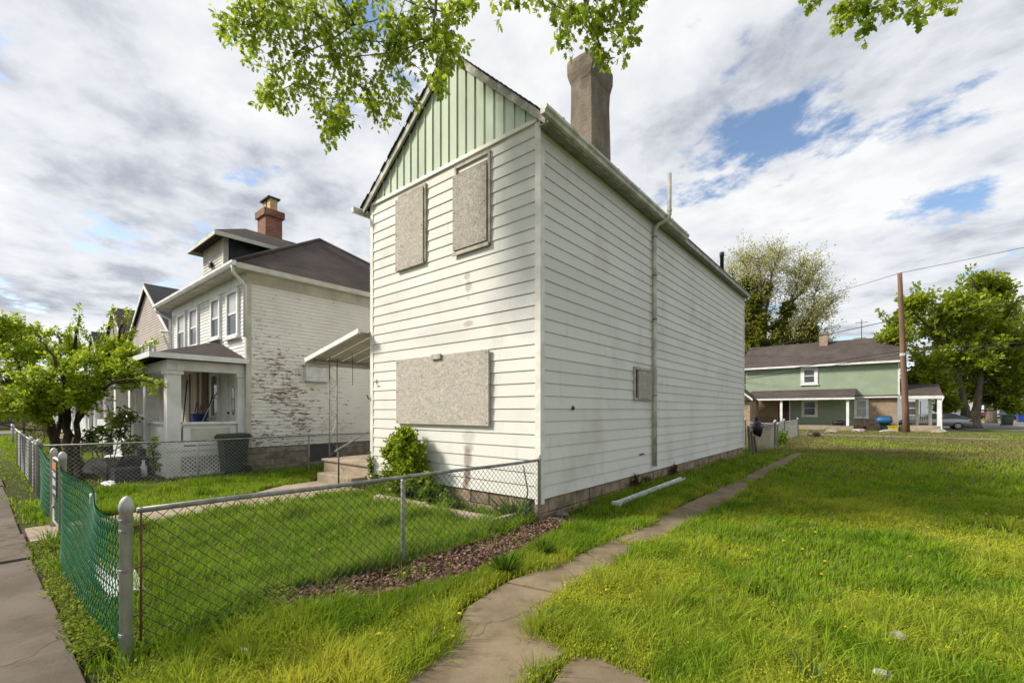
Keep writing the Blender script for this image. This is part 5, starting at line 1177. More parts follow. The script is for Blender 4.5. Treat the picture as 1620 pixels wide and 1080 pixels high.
class Foliage:
    def __init__(s): s.P=[]; s.D=[]; s.S=[]; s.C=[]; s.b=MB(); s.stems=None
    def shoot(s, a, b, n, spread, size, ca, cb, r=.012, bow=0.0, t0=.15, ends=None, wood=True):
        a, b = np.array(a, float), np.array(b, float); m = (a+b)/2+np.array((0,0,bow))+rng.normal(0, .04*np.linalg.norm(b-a), 3)
        if wood: s.b.tube([tuple(a), tuple(a*.25+m*.5+b*.25), tuple(b)], [r, r*.7, r*.25], 5, False)
        t = t0+(1-t0)*rng.random(n)**.8; q = (1-t)[:,None]**2*a+2*(t*(1-t))[:,None]*m+(t**2)[:,None]*b
        o = rng.normal(0, 1, (n,3)); d = unit(o+(b-a)/np.linalg.norm(b-a)*.7); p = q+unit(o)*(spread*rng.random(n)**.6)[:,None]
        s.P.append(p); s.D.append(d); s.S.append(size*rng.uniform(.65,1.25,n)); f = rng.random((n,1))**1.2; s.C.append((np.array(ca)*(1-f)+np.array(cb)*f)*rng.uniform(.75,1.2,(n,1)))
        return q
    def join(s, p, r):
        if s.stems is None: return
        S_ = np.array([tuple(q) for q in s.stems]); w = np.linalg.norm(S_-p, axis=1)+2.0*np.maximum(0, S_[:,2]-p[2]); q = S_[np.argmin(w)]
        m = (q+p)/2+np.array((0,0,-.06*np.linalg.norm(p-q))); s.b.tube([tuple(q), tuple(m), tuple(p)], [r*1.6, r*1.2, r*.9], 5, False)
    def clump(s, c, rad, nsh, nl, size, ca, cb, spread, r=.012, up=.25, origin=None):
        c = np.array(c, float); rad = np.array(rad, float); s.join(c-np.array((0,0,rad[2]*.25)), r*1.8)
        for k in range(nsh):
            d = unit(rng.normal(0,1,3)); d[2] = d[2]+up; d = unit(d); e_ = c+d*rad*rng.uniform(.55,1.05)
            st = c+d*rad*.1-np.array((0,0,rad[2]*.25)) if origin is None else np.array(origin)*.35+c*.65
            s.shoot(st, e_, nl, spread, size, ca, cb, r, rng.uniform(-.05,.12)*rad[2])
    def build(s, parent, mat, bark, shape='diamond', wid=.42, jitter=.35, name='crown', wname='branches', droop=0.0):
        P = np.concatenate(s.P); Dd = np.concatenate(s.D); Dd[:,2] -= droop
        V, T, C = leaves_mesh(P, Dd, np.concatenate(s.S), np.concatenate(s.C), shape, wid, jitter)
        o = np_mesh(name, V, T, mat, parent, C)
        if s.b.v: tag(s.b.build(wname, bark, parent, True), kind='stuff')
        return o
def limb(m, pts, r0, r1, n=8, wob=.03):
    pts = [Vector(p) for p in pts]; out = []
    # Catmull-Rom through the points
    for i in range(len(pts)-1):
        p0, p1, p2, p3 = pts[max(i-1,0)], pts[i], pts[i+1], pts[min(i+2,len(pts)-1)]
        for k in range(5):
            t = k/5; out.append(.5*((2*p1)+(p2-p0)*t+(2*p0-5*p1+4*p2-p3)*t*t+(3*p1-p0-3*p2+p3)*t**3))
    out.append(pts[-1]); N_ = len(out)
    out = [p+Vector((random.uniform(-1,1),random.uniform(-1,1),random.uniform(-.5,.5)))*wob*(0 if i in (0,N_-1) else 1) for i, p in enumerate(out)]
    m.tube([tuple(p) for p in out], [r0+(r1-r0)*(i/(N_-1))**.8 for i in range(N_)], n)
    return out

# ------------------------------------------------------------------ overhanging street maple (its trunk stands behind the camera)
mt = thing('street_maple', 'maple branches with fresh green leaves hanging in front of the gable', 'tree', (2.6,-8.4,0))
tk = MB(); TB = Vector((2.6,-8.4,-.1)); fork = Vector((2.5,-8.2,3.4))
limb(tk, [TB, (2.6,-8.35,1.2), fork], .30, .22, 14, .01); tk.lathe((2.6,-8.4,0), [(.50,-.1),(.40,.1),(.32,.45),(.29,.8)], 14)
FM = Foliage(); ca, cb = (0.120,0.215,0.012), (0.36,0.45,0.035)
def D3(l): return [D(u, v, t) for (u, v, t) in l]
A1 = limb(tk, [fork, (1.4,-6.6,6.2), D(560,-190,6.4), D(520,-60,7.0), D(560,40,7.3)], .14, .02)
A2 = limb(tk, [fork, (2.4,-6.8,6.3), D(940,-260,5.0), D(930,-60,5.2), D(925,40,5.4)], .11, .012)
A3 = limb(tk, [fork, (4.0,-6.5,6.0), D(1400,-260,4.2), D(1380,-70,4.5), D(1375,0,4.6)], .10, .012)
A4 = limb(tk, [fork, (.6,-7.4,6.6), D(420,-150,7.4), D(395,-20,7.4), D(400,30,7.4)], .11, .015)
A5 = limb(tk, [fork, (1.2,-6.0,6.8), D(690,-170,7.0), D(690,-30,7.0), D(690,60,7.0)], .10, .012)
FM.stems = A1+A2+A3+A4+A5
def hang(path, n, spread=.14, size=.085, t=7.0, r=.008):
    pts = [D(u, v, t+random.uniform(-.35,.35)) for (u, v) in path]; FM.join(np.array(pts[0]), r)
    for a, b in zip(pts[:-1], pts[1:]): FM.shoot(a, b, n, spread, size, ca, cb, r, .02, 0.0)
    for p in pts[1:]:
        for _ in range(2):
            e_ = np.array(p)+rng.normal(0,.22*(t/7.0)**2,3)*np.array((1,1,.7)); FM.shoot(p, e_, max(6,n//3), spread*.6, size, ca, cb, r*.5, 0, .2)
LH = [[(395,-40),(385,20),(362,45)],[(400,-10),(420,30),(395,75)],[(440,-30),(450,40),(470,85),(420,150)],[(500,-40),(490,60),(470,130),(415,155)],[(510,0),(530,80),(545,150),(520,215)],
      [(560,40),(560,110),(590,160),(600,195)],[(545,60),(500,120),(500,170),(525,210)],[(600,-30),(610,40),(640,90),(690,135)],[(620,20),(655,60),(700,85),(695,140)],[(650,-30),(690,30),(720,70)],
      [(690,-30),(720,20),(745,5)],[(560,-20),(580,50),(625,100),(645,150)],[(470,-30),(455,20),(420,50)],[(400,-30),(430,0),(480,20)],[(640,0),(620,70),(600,130),(618,165)],[(520,-20),(540,30),(570,90)],[(720,20),(700,70),(705,115)],[(440,60),(430,110),(445,165)],[(480,10),(520,40),(545,100)],
      [(590,-30),(560,20),(520,60)],[(640,40),(680,60),(715,80)],[(680,0),(650,30),(640,70)],[(460,90),(490,140),(540,190)],[(560,90),(550,140),(530,190)],[(420,10),(400,40),(372,40)]]
for l in LH: hang(l, 62, .16, .080, 7.1)
RH = [[(900,-60),(880,0),(872,30)],[(930,-40),(905,20),(885,50),(900,80)],[(940,-30),(950,30),(945,70),(960,105)],[(960,-40),(985,10),(970,60),(985,85)],[(990,-40),(1010,0),(995,30)],[(930,0),(915,40),(935,80)],[(1000,-20),(975,20),(1000,70)],[(950,0),(930,40),(955,90)]]
for l in RH: hang([(u_, v_-8) for (u_, v_) in l], 26, .10, .080, 5.3, .006)
for l in ([(1370,-40),(1345,5),(1335,38)],[(1370,-50),(1375,10),(1368,40)],[(1400,-40),(1405,10),(1390,25)],[(1460,-50),(1455,5),(1435,22)],[(1490,-40),(1480,0),(1492,12)],[(1350,-30),(1335,10),(1350,25)]): hang(l, 15, .08, .085, 4.6, .005)
for l in ([(1290,-40),(1288,5),(1283,14)],[(800,-50),(805,-5),(798,8)],[(760,-50),(752,-10),(735,6)],[(850,-50),(842,-10),(858,0)]): hang(l, 7, .05, .085, 5.0, .004)
# the rest of the crown, above and behind the camera
FM.stems = [tuple(fork), (2.8,-9,6.2), (2.7,-9.6,8.6), (1.4,-6.6,6.2), (.6,-7.4,6.6)]
for k in range(26):
    an_ = random.uniform(0, 2*math.pi); rr = random.uniform(1.5,4.8); c = (2.6+rr*math.cos(an_), -9.4+rr*math.sin(an_)*.9, random.uniform(7.2,10.5))
    if c[1] > -6.6: continue
    FM.clump(c, (1.1,1.1,.8), 5, 26, .15, ca, cb, .3, .02)
FM.build(mt, 'maple_leaf', 'bark_grey', 'maple', droop=.55, jitter=.5)
limb(tk, [fork, (2.8,-9,6.2), (2.7,-9.6,8.6)], .16, .03); tk.build('trunk', 'bark_grey', mt, True)

# ------------------------------------------------------------------ small multi-stem tree by the street
st_ = thing('small_tree', 'bushy multi stemmed tree with dark leaning trunks beside the pavement', 'tree', (-11.2,-4.0,0))
tk = MB(); b0 = Vector((*G(100,760),-.05))
s1 = limb(tk, [b0, D(92,720,11.9), D(78,670,11.9), D(62,635,11.9), D(40,600,11.7), D(20,560,11.7)], .15, .03, 10)
s2 = limb(tk, [b0+Vector((.15,.1,0)), D(107,700,11.9), D(106,640,12.0), D(110,590,12.1), D(120,540,12.1), D(127,500,12.1)], .12, .02, 10)
s3 = limb(tk, [b0+Vector((.3,.2,0)), D(122,700,12.0), D(124,650,12.1), D(150,600,12.2), D(180,550,12.2), D(195,510,12.2)], .09, .02, 10)
s4 = limb(tk, [Vector(s1[6]), D(95,630,12.6), D(60,590,12.8), D(30,530,12.8)], .08, .02, 8)
s5 = limb(tk, [Vector(s3[8]), D(170,610,11.3), D(215,600,11.0), D(245,607,10.9)], .05, .008, 8)
s6 = limb(tk, [Vector(s2[8]), D(100,600,11.0), D(80,560,10.8), D(60,530,10.8)], .06, .012, 8)
tk.build('trunk', 'bark', st_, True)
FT = Foliage(); FT.stems = s1+s2+s3+s4+s5+s6; ca, cb = (0.190,0.295,0.014), (0.41,0.51,0.038)
CL = [(-30,560,11.5,.75),(0,520,11.6,.6),(10,600,11.2,.8),(40,560,11.8,.75),(60,610,11.0,.75),(70,560,12.4,.7),(100,590,11.2,.75),(110,550,12.4,.55),(130,610,11.2,.7),(150,570,11.8,.7),(185,590,11.6,.6),(175,550,12.4,.5),(200,560,12.0,.45),(20,640,11.4,.6),(60,650,11.3,.5),(-40,620,11.4,.7),(90,630,12.4,.6),(30,530,12.6,.6),(-20,660,12.0,.5),(205,600,11.6,.4),(125,632,11.2,.5),(50,625,11.1,.55),(85,640,12.2,.35)]
for (u, v, t, r) in CL: FT.clump(D(u,v,t), (r,r,r*.75), 20, 46, .095, ca, cb, .11, .008, .35)
for (a, b, t) in (((125,540),(127,481),12.1),((35,540),(30,498),11.7),((45,530),(62,515),11.7),((195,530),(205,487),12.2),((180,530),(178,487),12.2),((95,545),(88,520),12.0),((205,560),(252,535),11.6),((210,600),(262,607),11.0),((215,590),(250,625),11.0),((10,520),(5,505),11.6),((190,545),(215,520),12.2),((110,550),(112,515),12.0),((150,560),(130,520),12.0),((60,540),(85,522),12.0),((170,640),(178,680),11.5),((150,560),(165,515),12.2),((200,570),(225,580),11.3),((0,545),(-25,505),11.6)):
    FT.shoot(D(*a,t), D(*b,t), 75, .085, .085, ca, cb, .010, .03)
FT.build(st_, 'leaf', 'bark', 'diamond', .36)

# ------------------------------------------------------------------ maples and the budding tree at the back
rm = thing('back_maple', 'broad leafy maple with forked trunk beyond the green house', 'tree', (10.8,56.6,0))
tk = MB(); bs = Vector((*G(1535,677),-.1)); t0 = 43.6
tk.lathe((bs.x,bs.y,0), [(.95,-.1),(.80,.3),(.70,.9),(.66,1.7)], 12)
m1_ = limb(tk, [bs+Vector((-.3,0,1.2)), D(1524,630,t0), D(1510,580,t0), D(1480,530,t0), D(1440,490,t0)], .40, .05, 9)
m2_ = limb(tk, [bs+Vector((.35,.2,1.2)), D(1548,625,t0), D(1552,570,t0), D(1545,500,t0), D(1538,440,t0)], .40, .05, 9)
limb(tk, [D(1552,580,t0), D(1580,540,t0), D(1600,490,t0)], .25, .05, 7); limb(tk, [D(1515,600,t0), D(1470,580,t0), D(1420,540,t0)], .25, .04, 7); tk.build('trunk', 'bark_grey', rm, True)
FR = Foliage(); FR.stems = m1_+m2_; ca, cb = (0.150,0.220,0.014), (0.34,0.40,0.032)
for (u, v, r) in ((1430,510,1.5),(1410,535,1.2),(1450,480,1.2),(1470,520,2.0),(1500,500,2.0),(1530,480,2.0),(1560,490,2.0),(1590,500,1.9),(1610,540,2.0),(1590,570,2.2),(1550,560,2.3),(1510,570,2.2),(1470,570,1.9),(1450,600,1.5),(1480,610,1.6),(1520,620,1.6),(1560,610,1.8),(1600,610,1.9),(1625,590,1.8),(1540,520,2.2),(1500,540,2.0),(1575,530,2.2),(1640,550,2.0),(1545,450,1.3),(1575,455,1.3),(1570,630,1.2),(1540,590,2.0),(1600,640,1.0),(1500,640,.9)):
    FR.clump(D(u,v,t0+random.uniform(-2.2,2.2)), (r*1.1,r*1.1,r*.9), 24, 40, .36, ca, cb, .42, .03, .35)
for (a, b) in (((1450,480),(1447,452)),((1470,500),(1478,455)),((1500,490),(1500,462)),((1538,460),(1536,422)),((1525,470),(1520,440)),((1560,460),(1566,432)),((1575,460),(1582,435)),((1590,480),(1606,450)),((1600,490),(1618,470)),((1555,450),(1548,434)),((1415,520),(1390,492)),((1430,500),(1425,470)),((1610,510),(1630,490)),((1405,545),(1386,535))):
    FR.shoot(D(*a,t0), D(*b,t0), 70, .38, .30, ca, cb, .04, .2)
for k in range(60):
    u = random.uniform(1400,1640); v = 470+.004*(u-1540)**2*.6+random.uniform(-8,60); a = D(u, v+22, t0+random.uniform(-2.5,2.5)); b = (a[0]+random.uniform(-.6,.9), a[1]+random.uniform(-.5,.5), a[2]+random.uniform(1.2,2.4))
    FR.shoot(a, b, 46, .30, .28, ca, cb, .035, .1)
FR.build(rm, 'leaf', 'bark_grey')
def far_tree(label, u, v, top, width, base_t, ca, cb, n=14, grp=None, name='far_tree'):
    b = D(u, v, base_t); t_ = thing(name, label, 'tree', (b[0],b[1],0), grp); k = MB(); hgt = (HORIZON-top)/FPX*base_t+EYE; wd = width/FPX*base_t/2
    limb(k, [(b[0],b[1],-.1),(b[0]+.1,b[1],hgt*.3),(b[0],b[1],hgt*.75)], wd*.12+.1, .05, 8); k.build('trunk', 'bark_grey', t_, True); F_ = Foliage()
    for i in range(n):
        a = random.uniform(0, 6.28); rr = wd*random.uniform(.1,.75); z = hgt*random.uniform(.38,.88)
        F_.clump((b[0]+rr*math.cos(a), b[1]+rr*math.sin(a), z), (wd*.42,wd*.42,hgt*.14), 10, 20, .004*base_t+.05, ca, cb, wd*.12, .03, .35)
    F_.build(t_, 'leaf', 'bark_grey'); return t_
far_tree('slimmer maple standing behind the forked maple by the road', 1568, 668, 470, 110, 62, (0.10,0.17,0.012), (0.28,0.34,0.025), 16, None, 'street_tree')
far_tree('green tree beyond the parked cars under the maple', 1515, 660, 575, 110, 128, (0.06,0.10,0.02), (0.13,0.17,0.04), 12, 'trees beyond the parking lot')
far_tree('purplish budding tree beside the far houses', 1545, 660, 590, 60, 135, (0.16,0.10,0.09), (0.22,0.16,0.12), 10, 'trees beyond the parking lot')
far_tree('yellow green tree at the end of the parking lot', 1625, 660, 560, 100, 120, (0.08,0.13,0.02), (0.18,0.22,0.04), 12, 'trees beyond the parking lot')
far_tree('dense dark tree beside the side porch roof', 1500, 660, 600, 60, 58, (0.04,0.07,0.012), (0.09,0.12,0.02), 12, None, 'dark_tree')
bt = thing('budding_tree', 'tall budding tree with pale sparse leaves behind the boarded house', 'tree', (-10,62,0))
tk = MB(); t0 = 60.0; B0 = Vector(D(1208,668,t0)); B0.z = -.1
def LM(l, r0, r1): return limb(tk, [D(u,v,t0+dt) for (u,v,dt) in l], r0, r1, 8, .08)
limb(tk, [B0, D(1207,600,t0), D(1206,550,t0), D(1208,510,t0)], .75, .45, 12)
LIMBS = [[(1207,560,0),(1235,510,0),(1258,460,-1),(1268,420,-1)],[(1208,540,0),(1195,480,1),(1185,440,1),(1175,410,1)],[(1208,520,0),(1215,470,0),(1222,430,0),(1232,402,0)],[(1207,570,0),(1250,540,-2),(1280,500,-2),(1293,455,-2)],[(1225,530,0),(1265,520,1),(1295,500,1),(1315,478,1)],[(1206,560,0),(1180,520,2),(1165,470,2),(1158,430,2)],[(1245,485,0),(1275,455,-1),(1290,430,-1)],[(1200,500,0),(1203,450,-2),(1200,410,-2)]]
FB = Foliage(); ca, cb = (0.36,0.38,0.12), (0.55,0.55,0.24); FI = Foliage()
for l in LIMBS:
    P_ = LM(l, .30, .04)
    for i, p in enumerate(P_[3:]):
        for _ in range(15):
            d = unit(rng.normal(0,1,3)); d[2] = abs(d[2])*.8+.15; e_ = np.array(p)+d*rng.uniform(1.0,3.8); FB.shoot(p, e_, 11, .5, .22, ca, cb, .022, .2, .35)
for i in range(26):
    u, v = random.choice(((1290,530),(1300,500),(1310,520),(1270,490),(1240,440),(1250,420),(1180,430),(1150,450),(1285,545),(1260,535),(1310,540),(1280,470),(1200,415),(1230,410)))
    FB.clump(D(u+random.uniform(-12,12),v+random.uniform(-12,12),t0+random.uniform(-3,3)), (1.8,1.8,1.3), 8, 12, .24, ca, cb, .45, .02, .2)
FB.build(bt, 'leaf', 'bark_grey'); tk.build('trunk', 'bark_grey', bt, True)
iv = (0.085,0.120,0.015), (0.28,0.28,0.035)
for (u, v, r, dt) in ((1192,480,1.6,-1),(1200,510,1.9,-1),(1188,530,2.0,-1),(1215,545,2.0,-2),(1190,560,2.1,-2),(1235,520,1.3,-1),(1250,545,1.9,-2),(1270,535,1.4,-2),(1225,575,2.0,-2),(1200,590,1.8,-2),(1255,570,1.6,-3),(1182,450,1.2,0),(1245,490,.9,-1),(1180,590,1.6,-2),(1280,520,1.0,-2),(1205,460,1.3,0),(1175,500,1.5,0),(1172,560,1.6,0)):
    FI.clump(D(u,v,t0+dt), (r,r,r), 26, 34, .42, *iv, .5, .02, .1)
FI.build(bt, 'leaf', 'bark', name='ivy', wname='ivy_stems')
ys = thing('yellow_shrub', 'bright yellow green tree top rising behind the green house roof', 'shrub', (-3,56,0)); FY = Foliage()
for (u, v, r) in ((1255,560,1.5),(1272,552,1.4),(1290,560,1.3),(1240,565,1.2),(1265,580,1.6),(1285,580,1.6),(1250,585,1.6)): FY.clump(D(u,v,58), (r,r,r*.8), 10, 24, .26, (0.16,0.20,0.02), (0.27,0.30,0.03), .35, .02)
FY.b.tube([(*D(1268,600,58)[:2],-.1), D(1268,560,58)], .2, 7); FY.build(ys, 'leaf', 'bark', name='crown', wname='stem')
dh = thing('dark_tree', 'dark ivy clad tree squeezed behind the brick shed', 'tree', (-10,53,0)); FD = Foliage()
for (u, v, r) in ((1190,600,1.6),(1182,620,1.6),(1200,590,1.2),(1186,575,1.4),(1178,640,1.5)): FD.clump(D(u,v,54), (r,r,r), 12, 26, .28, (0.03,0.045,0.015), (0.075,0.085,0.02), .4, .02)
FD.b.tube([(*D(1186,640,54)[:2],-.1), D(1187,590,54)], .3, 8); FD.build(dh, 'leaf', 'bark', name='crown', wname='trunk')

# ------------------------------------------------------------------ shrubs
def shrub(name, label, blobs, size, ca, cb, nsh, nl, spread, stem=None, wid=.42, mat='leaf', cat='shrub'):
    c0_ = blobs[0]; t_ = thing(name, label, cat, (c0_[0],c0_[1],0)); F_ = Foliage()
    for (x_, y_, z_, rx, ry, rz_) in blobs: F_.clump((x_,y_,z_), (rx,ry,rz_), nsh, nl, size, ca, cb, spread, .006, .1)
    for (x_, y_, z_, *_r) in blobs: F_.b.tube([(c0_[0]+random.uniform(-.1,.1),c0_[1],-.05), (x_,y_,z_)], .012, 5, False)
    F_.build(t_, mat, 'bark', 'diamond', wid, name='leaves', wname='stems'); return t_
shrub('wall_shrub', 'dense bright green vine shrub growing against the front of the boarded house',
      [(-2.85,-.38,.30,.5,.32,.32),(-3.15,-.36,.45,.42,.3,.4),(-2.75,-.36,.72,.42,.3,.38),(-3.05,-.35,.95,.35,.28,.36),(-2.8,-.34,1.08,.26,.25,.28),(-2.45,-.36,.42,.40,.28,.32),(-2.2,-.34,.25,.32,.25,.25),(-2.62,-.34,.85,.28,.25,.28),(-3.35,-.34,.85,.18,.2,.3),(-2.9,-.34,1.22,.18,.18,.16)],
      .058, (0.11,0.195,0.010), (0.36,0.45,0.034), 34, 40, .06)
shrub('foundation_weed', 'low bright green weed tuft in the bed beside the wall shrub', [(-1.62,-.42,.14,.25,.16,.18),(-1.45,-.44,.10,.18,.14,.14)], .06, (0.09,0.16,0.012), (0.20,0.29,0.03), 14, 20, .05)
shrub('corner_vine', 'leafy vine strands hugging the left front corner of the boarded house', [(-4.35,-.10,.25,.22,.08,.25),(-4.45,-.08,.5,.12,.06,.3),(-4.1,-.15,.12,.25,.12,.12)], .05, (0.08,0.14,0.012), (0.2,0.28,0.03), 12, 14, .04)
shrub('yard_bush', 'dark green bush growing under the small tree behind the fence', [(*D(175,685,11.6),.40,.35,.35),(*D(195,660,11.6),.38,.35,.35),(*D(205,705,11.4),.35,.3,.3),(*D(140,695,12.2),.25,.25,.3)], .09, (0.06,0.10,0.012), (0.16,0.22,0.025), 16, 15, .08)
shrub('twiggy_shrub', 'pale twiggy shrub on the far lawn beyond the leaning trunk', [(*D(60,672,18),.7,.6,.5),(*D(75,680,18),.6,.5,.45),(*D(48,690,18),.6,.5,.35)], .09, (0.13,0.15,0.05), (0.24,0.25,0.09), 22, 12, .12)
shrub('porch_vine', 'thin leafy plant climbing the corner of the porch skirt', [(*PX(243,715,-9.45),.14,.16,.2),(*PX(246,735,-9.45),.12,.12,.2),(*PX(240,700,-9.45),.14,.14,.15)], .07, (0.09,0.14,0.02), (0.22,0.28,0.05), 10, 9, .05)
shrub('potted_plant', 'planter with orange and green plants on the porch edge', [(*D(200,660,13.6),.35,.3,.22),(*D(188,668,13.6),.35,.3,.2)], .08, (0.10,0.16,0.05), (0.30,0.17,0.08), 14, 14, .06)
shrub('fence_weeds', 'tall fresh green weed growing at the foot of the back fence', [(.25,19.6,.4,.3,.3,.45),(.2,20.4,.3,.3,.3,.35)], .12, (0.09,0.16,0.015), (0.2,0.3,0.03), 16, 14, .10)
shrub('dead_vine', 'brown dead vine tangle on the foundation beside the fallen gutter', [(.08,3.3,.16,.10,.35,.18),(.08,3.8,.14,.08,.3,.16),(.07,5.6,.16,.08,.3,.2)], .05, (0.045,0.03,0.018), (0.085,0.07,0.03), 22, 9, .04)

# ------------------------------------------------------------------ bark mulch strip
MU = [(-.3,-3.95),(.2,-4.05),(.38,-3.75),(.66,-3.05),(.90,-2.4),(.80,-1.5),(.64,-.6),(.45,.3),(.03,.25),(.05,-.3),(.07,-.9),(.13,-1.5),(.10,-2.6),(-.12,-3.4)]
tag(poly_slab('mulch_bed', 'mulch_base', MU, -.08, .004, None, 0), kind='structure')
n = 9000; x_ = rng.uniform(-.35,1.0,n*2); y_ = rng.uniform(-4.3,.4,n*2); k = inpoly(x_+rng.normal(0,.11,n*2), y_+rng.normal(0,.13,n*2), MU); x_, y_ = x_[k], y_[k]; n = len(x_)
Pm = np.stack([x_, y_, rng.uniform(.0,.035,n)+.02*vnoise(x_,y_,3)], 1); d = rng.normal(0,1,(n,3)); d[:,2] *= .35
f = rng.random((n,1)); C = (np.array((0.075,0.042,0.026))*(1-f)+np.array((0.32,0.21,0.145))*f)
V, T, C = leaves_mesh(Pm, unit(d), rng.uniform(.02,.06,n), C, 'diamond', .28, .1, .05); tag(np_mesh('bark_chips', V, T, 'chip_tint', None, C), kind='stuff')

# ------------------------------------------------------------------ grass
EXCL = [PATHP, SL2, FW]
def okmask(x, y):
    jx = x+.20*(vnoise(x,y,3)-.5)+rng.normal(0,.035,x.shape); jy = y+.22*(vnoise(x+9,y,3)-.5)+rng.normal(0,.03,x.shape)
    ok = np.ones(x.shape, bool)
    for P in EXCL: ok &= ~inpoly(jx, jy, P)
    ok &= ~((jy < SW1+.03) & (jy > SW0-.03)); ok &= y > -9.0
    ok &= ~((x > -HW-.02) & (x < .03) & (y > -.02) & (y < HL)); ok &= ~((x > -6.7) & (x < -4.5) & (y > -.4) & (y < 2.1))
    ok &= ~((x > NX0) & (x < -9.5) & (y > -2.5) & (y < 8)); ok &= ~((x > -43) & (x < -17.5) & (y > -2.4)); ok &= ~((x < -43.2) & (x > -52.2))
    mu = inpoly(x, y, MU); ok &= ~(mu & (rng.random(x.shape) < .95+.05*(vnoise(x,y,3)>.35)))
    yard = (x < -8.5) & (x > -17) & (y > -4.65) & (y < -2.4); ok &= ~(yard & (rng.random(x.shape) < .85))
    ok &= ~((x < .30) & (x > 0) & (y > -.2) & (y < 1.4) & (rng.random(x.shape) < .85))
    bare = fbm(x+40, y, .9) < .27; ok &= ~(bare & (rng.random(x.shape) < .75))
    ok &= ~((y > 32.5) & (y < 33.6) & (x > -.5) & (x < 9.5)); ok &= ~((y > 43.2) & (x > -9.6) & (x < 8)); ok &= ~((y > 48.5) & (x > 4.4)&(y>50))
    st_edge = (jy > SW1) & (y < -4.75) & (x < .6); ok &= ~(st_edge & (rng.random(x.shape) < .72))
    bed = (x > -4.5) & (x < -.2) & (y > -.72) & (y < 0); ok &= ~(bed & (rng.random(x.shape) < .7))
    return ok
def sample(N, d0, d1, p):
    """scatter around the viewpoint; density falls with distance like any level of detail"""
    dd = np.linspace(d0, d1, 4000); w = dd**(1-p); c = np.cumsum(w); c /= c[-1]
    d = np.interp(rng.random(N), c, dd); a = rng.uniform(-R(58), R(58), N)
    fx, fy = -math.sin(YAW), math.cos(YAW); X = CAMX+d*(fx*np.cos(a)+_c*np.sin(a)); Y = CAMY+d*(fy*np.cos(a)+_s*np.sin(a))
    k = okmask(X, Y); return X[k], Y[k], d[k]
def yellow(x, y):
    z = np.clip((fbm(x+5, y+2, .55)-.36)/.26, 0, 1); right = np.clip((x-.9)/.5, 0, 1); far = np.clip((y-3.2-.25*x)/2.5, 0, 1)
    return z*right*(1-.8*far)+.55*np.clip((fbm(x,y,1.2)-.52)/.1,0,1)*(right*(1-far)+(y<-2.6)*(x>.3))
def gtint(x, y):
    n = len(x); f = fbm(x, y, .8)[:,None]; g = rng.random((n,1))
    c = np.array((0.085,0.185,0.010))*(1-f)+np.array((0.225,0.345,0.020))*f
    c = c*(1-.45*g)+np.array((0.300,0.400,0.028))*.45*g
    ye = yellow(x,y)[:,None]; c = c*(1-.7*ye)+np.array((0.46,0.47,0.045))*.7*ye
    dry = (np.clip((y-13)/6,0,1)*np.clip((fbm(x+70,y,.16)-.16)/.2,0,1))[:,None]; c = c*(1-.85*dry)+np.array((0.215,0.175,0.075))*.85*dry
    straw = (rng.random((n,1)) < .09); c = np.where(straw, np.array((0.24,0.20,0.10)), c)
    return c*rng.uniform(.7,1.25,(n,1))
def height(x, y):
    h = .035+.10*fbm(x+3, y+8, 1.4)**1.3+.13*np.clip((vnoise(x+8,y+1,2.6)-.66)/.3,0,1)*vnoise(x,y+50,.7)
    h = h*(1+.5*((x > -4.4) & (x < 0) & (y > -4.8) & (y < -.8)))
    h += .05*np.exp(-((x+.12)/.16)**2)*((y < -.5))*vnoise(x,y,2.2)
    h += .08*np.exp(-((x-.9)/.25)**2)*((y < -.5)&(y>-3))*vnoise(x+4,y,2.5)
    h += .06*np.exp(-((x-.12)/.15)**2)*(y > 0)
    h *= 1-.30*yellow(x,y); h *= 1-.5*np.clip((y-18)/8,0,1); h *= np.where((y < -4.7) & (x < .6), .5, 1)
    return h
def blades(x, y, d, five=True, wmul=1.0):
    n = len(x); h = height(x, y)*rng.uniform(.55,1.35,n); a = rng.uniform(0, 2*math.pi, n); lean = rng.uniform(.05,.75,n)*h
    la = rng.normal(.6, 1.1, n); lx, ly = np.cos(la)*lean, np.sin(la)*lean; w = (.0016+.00050*d)*rng.uniform(.7,1.4,n)*wmul
    cx_, cy_ = np.cos(a)*w, np.sin(a)*w; z0 = np.full(n, -.015)
    B1 = np.stack([x-cx_, y-cy_, z0],1); B2 = np.stack([x+cx_, y+cy_, z0],1); t = gtint(x, y)
    Tp = np.stack([x+lx, y+ly, h*np.sqrt(np.maximum(.15,1-(lean/h)**2*.55))],1)
    if five:
        m = .55; M1 = np.stack([x-cx_*.8+lx*.28, y-cy_*.8+ly*.28, h*.58],1); M2 = np.stack([x+cx_*.8+lx*.28, y+cy_*.8+ly*.28, h*.58],1)
        V = np.stack([B1,B2,M2,M1,Tp],1).reshape(-1,3); tri = np.array([(0,1,2),(0,2,3),(3,2,4)]); k = 5
    else:
        V = np.stack([B1,B2,Tp],1).reshape(-1,3); tri = np.array([(0,1,2)]); k = 3
    T = (np.arange(n)[:,None,None]*k+tri[None]).reshape(-1,3); C = np.repeat(t, k, 0)
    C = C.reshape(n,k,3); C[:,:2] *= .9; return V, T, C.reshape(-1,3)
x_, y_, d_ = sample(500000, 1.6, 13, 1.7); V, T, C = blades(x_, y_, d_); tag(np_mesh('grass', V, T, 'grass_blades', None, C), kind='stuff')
x_, y_, d_ = sample(210000, 11, 48, 1.8); V, T, C = blades(x_, y_, d_, False, 1.9); tag(np_mesh('far_grass', V, T, 'grass_blades', None, C), kind='stuff')
